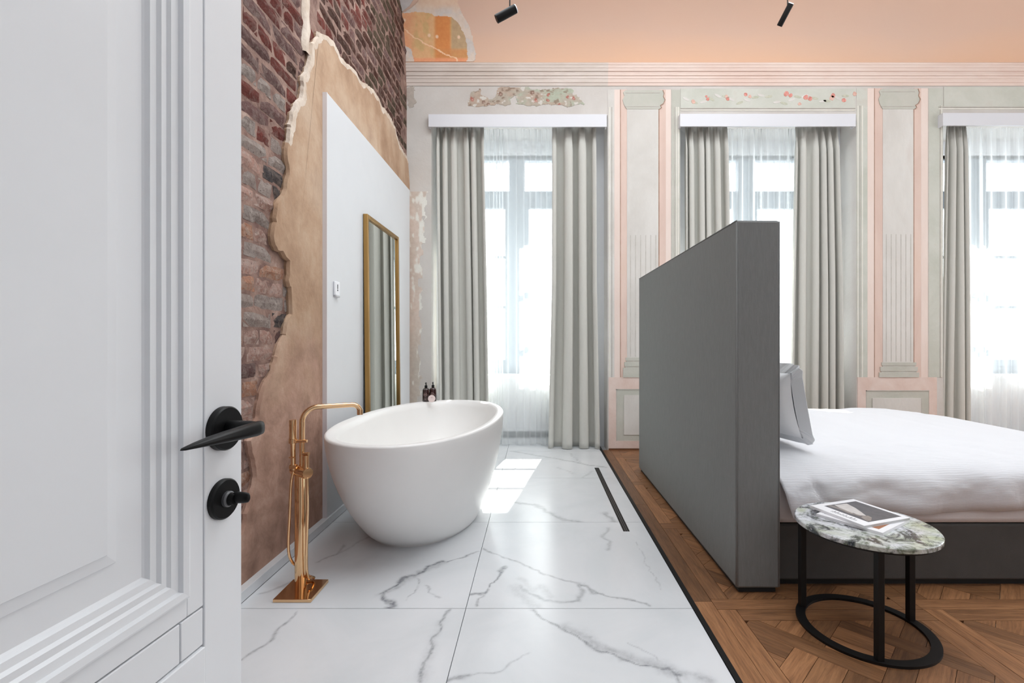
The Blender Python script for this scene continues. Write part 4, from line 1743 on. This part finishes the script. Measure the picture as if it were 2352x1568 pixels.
mb.mi += [0, 0]
build('basin', mb, M_tub, tub, smooth=True, angle=60, fix=False)
build('drain_plug', MB().lathe([(0, .175), (.035, .175), (.035, .184), (.030, .188), (0, .188)], 28), M_gold, tub, smooth=True, angle=40)

# ---- gold floor-standing tub filler
FX, FY = -1.148, 2.335
tf = empty('tub_filler', (FX, FY, 0))
tag(tf, 'polished gold floor-standing tub filler with hand shower', 'faucet')
lx = lambda px, Y=FY: (px - CX) * Y / F - FX
lz = lambda py, Y=FY: H + (CY - py) * Y / F
build('base_plate', MB().box(-1.206 - FX, -1.031 - FX, 2.19 - FY, 2.376 - FY, 0, .015), M_gold, tf, bevel=.0015)
build('column', MB().lathe([(.028, .015), (.028, .545), (.026, .55), (0, .55)], 32), M_gold, tf, smooth=True, angle=40)
# mixer body: horizontal cylinder reaching towards the room
vb = lz(1082)
p0 = Vector((-.045, .03, vb))
p1 = Vector((.048, -.035, vb))
build('mixer_body', MB().tube([p0, p1], .027, 32), M_gold, tf, smooth=True, angle=40, bevel=0)
build('end_cap', MB().tube([p1, p1 + (p1 - p0).normalized() * .006], [.0275, .0255], 32), M_gold, tf, smooth=True, angle=40)
hx = .040
build('lever_stem', MB().tube([(hx, -.03, vb + .02), (hx, -.03, vb + .078)], .014, 24).tube([(hx, -.03, vb + .078), (hx, -.03, vb + .086)], .0145, 24), M_gold, tf, smooth=True, angle=40)
build('lever', MB().tube([(hx - .018, -.025, vb + .088), (hx + .016, -.036, vb + .094)], .0075, 16), M_gold, tf, smooth=True, angle=40)
# riser and spout
rx = lx(694)
ztop = lz(936)
path = [(rx, .0, vb + .02), (rx, .0, ztop - .07)]
E1 = Vector((-.905 - FX, 2.46 - FY, 0))
dirs = (E1 - Vector((rx, 0, 0))).normalized()
for q in np.linspace(0, math.pi / 2, 9):
    path.append(tuple(Vector((rx, 0, ztop - .07)) + dirs * .07 * (1 - math.cos(q)) + Vector((0, 0, .07 * math.sin(q)))))
Ls = (E1 - Vector((rx, 0, 0))).length
for q in np.linspace(0, math.pi / 2 * .85, 7):
    path.append(tuple(Vector((rx, 0, ztop)) + dirs * (Ls - .04 + .04 * math.sin(q)) + Vector((0, 0, -.04 * (1 - math.cos(q))))))
build('spout', MB().tube(path, .0125, 20), M_gold, tf, smooth=True, angle=50)
pe = Vector(path[-1])
build('aerator', MB().tube([pe - Vector((0, 0, -.004)), pe - Vector((0, 0, .022))], .0145, 20), M_gold, tf, smooth=True, angle=40)
# hand shower in its holder
hsx = lx(675)
build('hand_shower', MB().tube([(hsx, -.01, lz(963)), (hsx, -.01, lz(1012)), (hsx + .001, -.01, lz(1020)), (hsx + .003, -.01, lz(1078))], [.0165, .0165, .012, .011], 20), M_gold, tf, smooth=True, angle=40)
build('shower_holder', MB().tube([(hsx + .01, -.008, lz(1012)), (rx + .028, -.008, lz(1012))], .0075, 14).tube([(hsx, -.01, lz(1016)), (hsx, -.01, lz(1006))], .0185, 20), M_gold, tf, smooth=True, angle=40)
build('wall_union', MB().tube([(hsx + .004, -.012, lz(1066)), (p0.x, p0.y, vb)], .011, 14).tube([(hsx - .012, -.012, lz(1070)), (hsx + .022, -.012, lz(1070))], .012, 16), M_gold, tf, smooth=True, angle=40)
build('holder_pin', MB().tube([(hsx - .012, -.022, lz(1048)), (hsx + .016, -.022, lz(1048))], .0035, 10), M_gold, tf, smooth=True, angle=40)
# corrugated hose loop
ctrl = [(hsx + .003, -.01, lz(1080)), (lx(672), -.015, lz(1110)), (lx(670), -.02, lz(1180)), (lx(667), -.018, lz(1255)), (lx(672), -.006, lz(1288)), (lx(680), .036, .075), (lx(696), .042, .035), (lx(714), .03, .028), (lx(716), .0, .045),
        (lx(713), -.022, lz(1322)), (lx(711), -.03, lz(1290)), (lx(713), -.035, lz(1220)), (lx(715), -.037, lz(1160)), (lx(714), -.036, vb - .02)]


def catmull(pts, n):
    pts = [Vector(p) for p in pts]
    out = []
    for i in range(len(pts) - 1):
        a, b, c, d = pts[max(0, i - 1)], pts[i], pts[i + 1], pts[min(len(pts) - 1, i + 2)]
        for k in range(n):
            t = k / n
            out.append(.5 * ((2 * b) + (c - a) * t + (2 * a - 5 * b + 4 * c - d) * t * t + (3 * b - a - 3 * c + d) * t ** 3))
    out.append(pts[-1])
    return out


raw = catmull(ctrl, 40)
hp, hr = [raw[0]], []
for p in raw[1:]:
    if (p - hp[-1]).length > .0022:
        hp.append(p)
hr = [.0062 + (.0009 if k % 2 else -.0006) for k in range(len(hp))]
build('hose', MB().tube(hp, hr, 10), M_gold, tf, smooth=True)

# ---- bottles and round card on the tub's far rim
def bottle(px, Y, label):
    X = (px - CX) * Y / F
    o = empty('soap_bottle', (X, Y, TZ - .002))
    tag(o, label, 'bottle', 'amber pump bottles on the tub rim')
    r = .0298
    build('body', MB().lathe([(0, 0), (r - .002, 0), (r, .003), (r, .098), (r - .004, .108), (r - .012, .114), (.010, .117), (.010, .122), (0, .122)], 28), M_amber, o, smooth=True, angle=45)
    pump = build('pump', MB().lathe([(.012, .117), (.012, .134), (.010, .138), (.0045, .139), (.0045, .156), (0, .156)], 20).tube([(0, .004, .157), (0, -.004, .158), (.0, -.022, .156)], [.006, .006, .0035], 12), M_black, o, smooth=True, angle=40)
    lab = MB()
    for (ra, rb_) in ((.0125, .0145),):
        for k in range(28):
            a0, a1 = 2 * math.pi * k / 28, 2 * math.pi * (k + 1) / 28
            def q(rad, an):
                xx = rad * math.cos(an)
                zz = .062 + rad * math.sin(an)
                return (xx, -math.sqrt((r + .0004) ** 2 - xx ** 2), zz)
            lab.add([q(ra, a0), q(rb_, a0), q(rb_, a1), q(ra, a1)], [(0, 1, 2, 3)])
    build('label_ring', lab, M_label, o, fix=False)
    lab = MB()

    def strip(x0, z0, x1, z1, w=.0012):
        dx, dz_ = x1 - x0, z1 - z0
        ll = math.hypot(dx, dz_)
        nx, nz = -dz_ / ll * w, dx / ll * w
        pts = [(x0 + nx, z0 + nz), (x1 + nx, z1 + nz), (x1 - nx, z1 - nz), (x0 - nx, z0 - nz)]
        lab.add([(a, -math.sqrt((r + .0005) ** 2 - a ** 2), b) for a, b in pts], [(0, 1, 2, 3)])
    for (a, b, c, d) in ((-.007, .056, -.005, .068), (-.005, .068, -.001, .058), (-.001, .058, .003, .068), (.003, .068, .006, .056), (-.006, .026, .008, .026), (-.005, .021, .007, .021)):
        strip(a, b, c, d)
    em = build('label_print', lab, M_label, o, fix=False)
    em['kind'] = 'stuff'
    return o


bottle(978.5, 4.08, 'dark amber pump bottle on the tub rim, left of the pair')
bottle(994.5, 4.115, 'dark amber pump bottle on the tub rim, right of the pair')
Yc_ = 4.030
card = empty('soap_disc', ((991.5 - CX) * Yc_ / F, Yc_, TZ - .002))
tag(card, 'small round pale pink soap leaning on the amber bottles', 'soap')
Mr = Matrix.Rotation(math.radians(84), 3, 'X')
build('disc', MB().lathe([(0, -.004), (.028, -.004), (.030, -.002), (.030, .004), (.028, .006), (0, .006)], 36, (0, 0, .0305), Mr), M_soap, card, smooth=True, angle=40)
lab = MB()
lab.box(-.005, .009, -.0082, -.0070, .041, .0425).box(-.001, .007, -.0080, -.0068, .037, .0385)
build('print', lab, M_label, card)

# ---- linear floor drain
(dx0, dy0), (dx1, dy1) = floor_pt(1371, 1074), floor_pt(1438, 1220)
xd = (dx0 + dx1) / 2
dr = empty('floor_drain', (xd, (dy0 + dy1) / 2, 0))
tag(dr, 'slim black linear shower drain set in the marble', 'drain')
hl = abs(dy0 - dy1) / 2
M_steel = simple('brushed_steel', (150, 150, 152), .35, 1.0)
build('channel', MB().box(-.020, .020, -hl, hl, -.001, .001), M_black, dr)
build('grate_bar', MB().box(-.0070, -.0050, -hl, hl, .001, .0024), M_steel, dr)
build('grate_bar', MB().box(.0050, .0070, -hl, hl, .001, .0024), M_steel, dr)

# ---- bed
bed = empty('bed', (1.05, 3.353, 0))
tag(bed, 'grey upholstered bed with tall headboard on the oak floor', 'bed')
BX, BY = 1.05, 3.353


def B(mb):
    return MB().add([(v[0] - BX, v[1] - BY, v[2]) for v in mb.v], mb.f)


hb = build('headboard', B(MB().box(.948, 1.156, 2.272, 4.43, .022, 1.770)), M_headboard, bed, bevel=.012)
build('headboard_plinth', B(MB().box(.965, 1.14, 2.285, 4.41, 0, .022)), M_charcoal, bed)
# piped seams along the headboard's edges
sm_ = MB()
for (x, y) in ((.951, 2.275), (1.153, 2.275)):
    sm_.tube([(x - BX, y - BY, .03), (x - BX, y - BY, 1.762)], .0035, 8)
sm_.tube([(.951 - BX, 2.275 - BY, 1.767), (.951 - BX, 4.427 - BY, 1.767)], .0035, 8)
build('seam', sm_, M_headboard, bed, smooth=True)
build('base', B(MB().box(1.156, 3.15, 2.335, 4.37, .031, .303)), M_bedbase, bed, bevel=.010)
build('plinth', B(MB().box(1.17, 3.10, 2.362, 4.34, 0, .031)), M_charcoal, bed)
build('mattress', B(MB().box(1.158, 3.15, 2.330, 4.375, .303, .545)), M_mattress, bed, bevel=.03)

# duvet
nu, nv = 130, 150
us = np.linspace(0, 1, nu)
ts = np.linspace(0, math.pi, nv)
p_ = 7.0
P = np.zeros((nu, nv, 3))
yc, hw = 3.353, 1.065
for i, u in enumerate(us):
    x = 1.160 + (3.24 - 1.16) * u
    foot = (1 - max(0.0, (x - 2.80) / .45) ** 5) ** .2 if x < 3.249 else 0
    for j, t_ in enumerate(ts):
        c, s = math.cos(t_), math.sin(t_)
        yn = -math.copysign(abs(c) ** (2 / p_), c)
        zn = abs(s) ** (2 / 5.0) if abs(s) > 1e-6 else 0
        P[i, j] = (x, yn, zn)
X, Yn, Zn = P[..., 0], P[..., 1], P[..., 2]
foot = np.where(X < 2.8, 1.0, np.maximum(0, 1 - ((X - 2.8) / .45) ** 5) ** .2)
zb = .370 - .030 * np.exp(-((X - 1.21) / .05) ** 2) + .004 * np.sin(X * 9) + .014 * smoothstep(1.9, 3.0, X)
zt_ = .604 + .022 * np.exp(-((Yn) / .8) ** 2) * smoothstep(1.2, 1.7, X)
wr = (VN.fbm(X * 3.2, Yn * 4.0, 4) - .5)
wr2 = (VN.fbm(X * 9 + 40, Yn * 9, 3) - .5)
Z = zb + (zt_ - zb) * Zn * foot + (wr * .035 + wr2 * .008) * smoothstep(.25, .9, Zn)
side = smoothstep(.95, .4, Zn)
fold = np.sin(X * 21 + 1.5 * np.sin(X * 5)) * .010 * side * smoothstep(1.25, 1.6, X) + (VN.fbm(X * 5 + 7, Zn * 2, 3) - .5) * .04 * side
Yw = yc + hw * Yn + np.sign(Yn) * (fold - .010 * side)
near = (Yn < 0)
Xw = X + .060 * (1 - Zn) ** 1.2 * np.exp(-(X - 1.16) / .12) * near
Yw = Yw - .028 * side * np.exp(-((X - 1.2) / .06) ** 2) * near
# crease radiating from the pillow corner on the near side
cr = np.exp(-((X - 1.30 - .10 * (1 - Zn)) / .022) ** 2) * side * near
Yw = Yw + .016 * cr
P = np.stack([Xw, Yw, Z], -1)
duvet = build('duvet', MB().grid(P), M_duvet, None, smooth=True, fix=False, loc=(2.1, 3.353, .545))
sm = duvet.modifiers.new('thickness', 'SOLIDIFY')
sm.thickness = .014
sm.offset = -1
tag(duvet, 'white ribbed duvet spread over the grey bed', 'duvet')

# pillow leaning on the headboard
def pillow(loc, ry, W, Hh, T, label):
    n = 40
    u = np.linspace(-1, 1, n)
    U, V = np.meshgrid(u, u, indexing='ij')
    prof = ((1 - np.abs(U) ** 2.6) * (1 - np.abs(V) ** 2.6)) ** .55
    wr_ = (VN.fbm(U * 3 + 3, V * 3, 4) - .5) * .05 * (prof > 0)
    pinch = 1 - .05 * (np.abs(U * V)) ** 2
    o = empty('pillow', loc)
    o.rotation_euler = (0, ry, math.radians(14))
    tag(o, label, 'pillow')
    mb = MB()
    for sgn in (1, -1):
        mb.grid(np.stack([sgn * (T / 2 * prof + .004) + wr_ * .3 * prof, U * W / 2 * (.94 + .06 * V ** 2), Hh / 2 + V * Hh / 2 * (.94 + .06 * U ** 2)], -1))
    build('cushion', mb, M_linen, o, smooth=True)
    # flat flange around
    ff = MB()
    k = 80
    ringo = []
    ringi = []
    for q in range(k):
        a = 2 * math.pi * q / k
        cu, cv = se(a, 14)
        ringi.append((random.uniform(-.002, .002), cu * W / 2 * .955, Hh / 2 + cv * Hh / 2 * .955))
        ringo.append((.030 + .006 * math.sin(q * .9), cu * (W / 2 + .045), Hh / 2 + cv * (Hh / 2 + .045)))
    ff.v = ringi + ringo
    ff.f = [[q, (q + 1) % k, k + (q + 1) % k, k + q] for q in range(k)]
    ff.mi = [0] * k
    build('flange', ff, M_linen, o, smooth=False, solid=.002)
    return o


pillow((1.345, 2.910, .672), math.radians(-12), .70, .36, .22, 'white pillow with flat border leaning on the headboard')

# ---- side table
TC = Vector((1.367, 1.997, 0))
tb = empty('side_table', TC)
tag(tb, 'round side table with green marble top and black metal base', 'table')
build('table_top', MB().lathe([(0, .418), (.250, .418), (.256, .422), (.256, .437), (.253, .440), (0, .440)], 96), M_gmarble, tb, smooth=True, angle=40)
build('top_plate', MB().lathe([(0, .411), (.245, .411), (.245, .418), (0, .418)], 64), M_black_satin, tb, smooth=True, angle=40)
P = np.array([[(r * math.cos(q), r * math.sin(q), z) for r, z in ((.215, 0), (.252, 0), (.252, .010), (.215, .010), (.215, 0))] for q in np.linspace(0, 2 * math.pi, 97)[:-1]])
build('base_ring', MB().grid(P, closed_u=True), M_black_satin, tb, smooth=True, angle=40)
for an in (-113, 11, 139):
    a = math.radians(an)
    c, s = math.cos(a) * .231, math.sin(a) * .231
    mb = MB().box(-.0125, .0125, -.0125, .0125, .009, .412)
    o = build('leg', mb, M_black_satin, tb, bevel=.0012)
    o.location = (c, s, 0)

# ---- magazines
def magazine(corner, du, dv, z, th, label, kind):
    """corner: left front corner; du, dv: unit-length edge vectors with sizes"""
    c = Vector(corner)
    U, V = Vector(du), Vector(dv)
    lu, lv = U.length, V.length
    ang_ = math.atan2(U.y, U.x)
    o = empty('magazine', (c.x, c.y, z), ang_)
    tag(o, label, 'magazine', 'magazines on the side table')
    w, h = lu, lv
    build('pages', MB().box(.001, w - .001, .002, h - .001, .0008, th - .0008), M_pages, o)
    cv = MB().box(0, w, 0, h, th - .0008, th).box(0, w, 0, h, 0, .0008).box(-.0006, .0004, 0, h, 0, th)
    if kind == 'lower':
        cv.box(0, w, -.0004, .0006, 0, th)
    else:
        cv.box(0, w, -.0004, .0006, 0, th)
    cov = build('cover', cv, M_paper, o)

    def flat(name, poly, m, k):
        mb = MB().prism(poly, lambda a, b, d: (a * w, b * h, d), th, th + .00012 * k)
        build(name, mb, m, cov)
    if kind == 'upper':
        flat('cover_photo', [(.10, .20), (.91, .20), (.91, .93), (.10, .93)], M_photo_dark, 1)
        flat('photo_figure', [(0.123, 0.405), (0.142, 0.667), (0.36, 0.605), (0.554, 0.505), (0.693, 0.427), (0.639, 0.334), (0.522, 0.356), (0.511, 0.266), (0.309, 0.344)], M_photo_light, 2)
        flat('photo_figure', [(.70, .46), (.78, .44), (.88, .30), (.88, .22), (.72, .28), (.68, .38)], M_photo_mid, 2)
        flat('photo_figure', [(.10, .34), (.30, .36), (.52, .33), (.70, .36), (.66, .30), (.50, .27), (.30, .29), (.10, .26)], M_photo_mid, 3)
        # illegible dark title along the near edge
        ti = MB()
        x = .34
        k = 0
        while x < .80:
            ww = random.uniform(.010, .022)
            hh_ = (.055, .085, .06, .09, .05)[k % 5]
            ti.prism([(x, .07), (x + ww * .5, .07), (x + ww * .5, .07 + hh_), (x, .07 + hh_)], lambda a, b, d: (a * w, b * h, d), th, th + .0003)
            if k % 2:
                ti.prism([(x, .07 + hh_ * .4), (x + ww, .07 + hh_ * .4), (x + ww, .07 + hh_ * .6), (x, .07 + hh_ * .6)], lambda a, b, d: (a * w, b * h, d), th, th + .0003)
            x += ww + .014
            k += 1
        build('title', ti, M_grey_mark, cov)
    else:
        flat('cover_photo', [(.12, .10), (.94, .10), (.94, .93), (.12, .93)], M_photo_dark, 1)
        flat('photo_figure', [(.12, .10), (.52, .10), (.56, .22), (.52, .40), (.30, .46), (.12, .40)], M_photo_tan, 2)
        flat('photo_figure', [(.62, .12), (.80, .10), (.88, .16), (.86, .40), (.64, .42)], M_photo_red, 2)
    return o


# lower one: front edge runs from its front corner (1.347,1.862) to the right corner, spine to the left corner
fA = Vector((1.347, 1.862, 0))
rA = Vector((1.562, 2.002, 0))
lA = Vector((1.237, 2.068, 0))
dirA = (rA - fA).normalized()
dirB = Vector((-dirA.y, dirA.x, 0))
magazine(fA, dirB * .285 if False else dirA * .250, dirB * .25, .4402, .0105, 'lower magazine with orange and red cover photo, mostly covered', 'lower')
fB = Vector((1.305, 1.906, 0))
dA = Vector((.267, .119, 0)).normalized()
# upper: long edge from the left corner to the front corner carries the title
dU = Vector((math.sin(math.radians(19)), -math.cos(math.radians(19)), 0))
lU = fB - dU * .248
dV = Vector((-dU.y, dU.x, 0))
magazine(lU, dU * .248, dV * .265, .4512, .0105, 'upper magazine with grey cover photo on the green marble table', 'upper')

# ---- ceiling spotlights
def spotlight(name, a_px, b_px, Y, r, label, stem_px, lens_at):
    A = Vector(((a_px[0] - CX) * Y / F, Y, bz(a_px[1], Y)))
    Bv = Vector(((b_px[0] - CX) * b_px[2] / F, b_px[2], bz(b_px[1], b_px[2])))
    S = Vector(((stem_px[0] - CX) * Y / F, Y + .0, 0))
    top = cove[-1][1] - .002
    o = empty(name, (S.x, Y, top))
    tag(o, label, 'spotlight', 'black ceiling spotlights')
    LL = lambda p: tuple(Vector(p) - Vector((S.x, Y, top)))
    d = (Bv - A).normalized()
    build('lamp_body', MB().tube([LL(A), LL(A + d * .004), LL(Bv)], [r * .97, r, r], 28), M_black, o, smooth=True, angle=40)
    build('lens_ring', MB().tube([LL(Bv), LL(Bv + d * .006)], [r * .96, r * .9], 28), M_white_trim, o, smooth=True, angle=40)
    mid = A + (Bv - A) * stem_px[1]
    build('stem', MB().tube([LL((S.x, Y, mid.z)), (0, 0, 0)], .0045, 10), M_black, o, smooth=True, angle=40)
    build('canopy', MB().lathe([(0, -.03), (.04, -.03), (.04, 0), (0, 0)], 24), M_black, o, smooth=True, angle=40)


spotlight('spotlight', (1140, 44, 3.2), (1184, 20, 3.2), 3.2, .028, 'black ceiling spotlight above the bathtub, tilted sideways', (1171, .68), 1)
spotlight('spotlight', (1790, 60, 3.9), (1817, 8, 3.8), 3.9, .022, 'black ceiling spotlight above the headboard, pointing steeply', (1809, .8), 1)
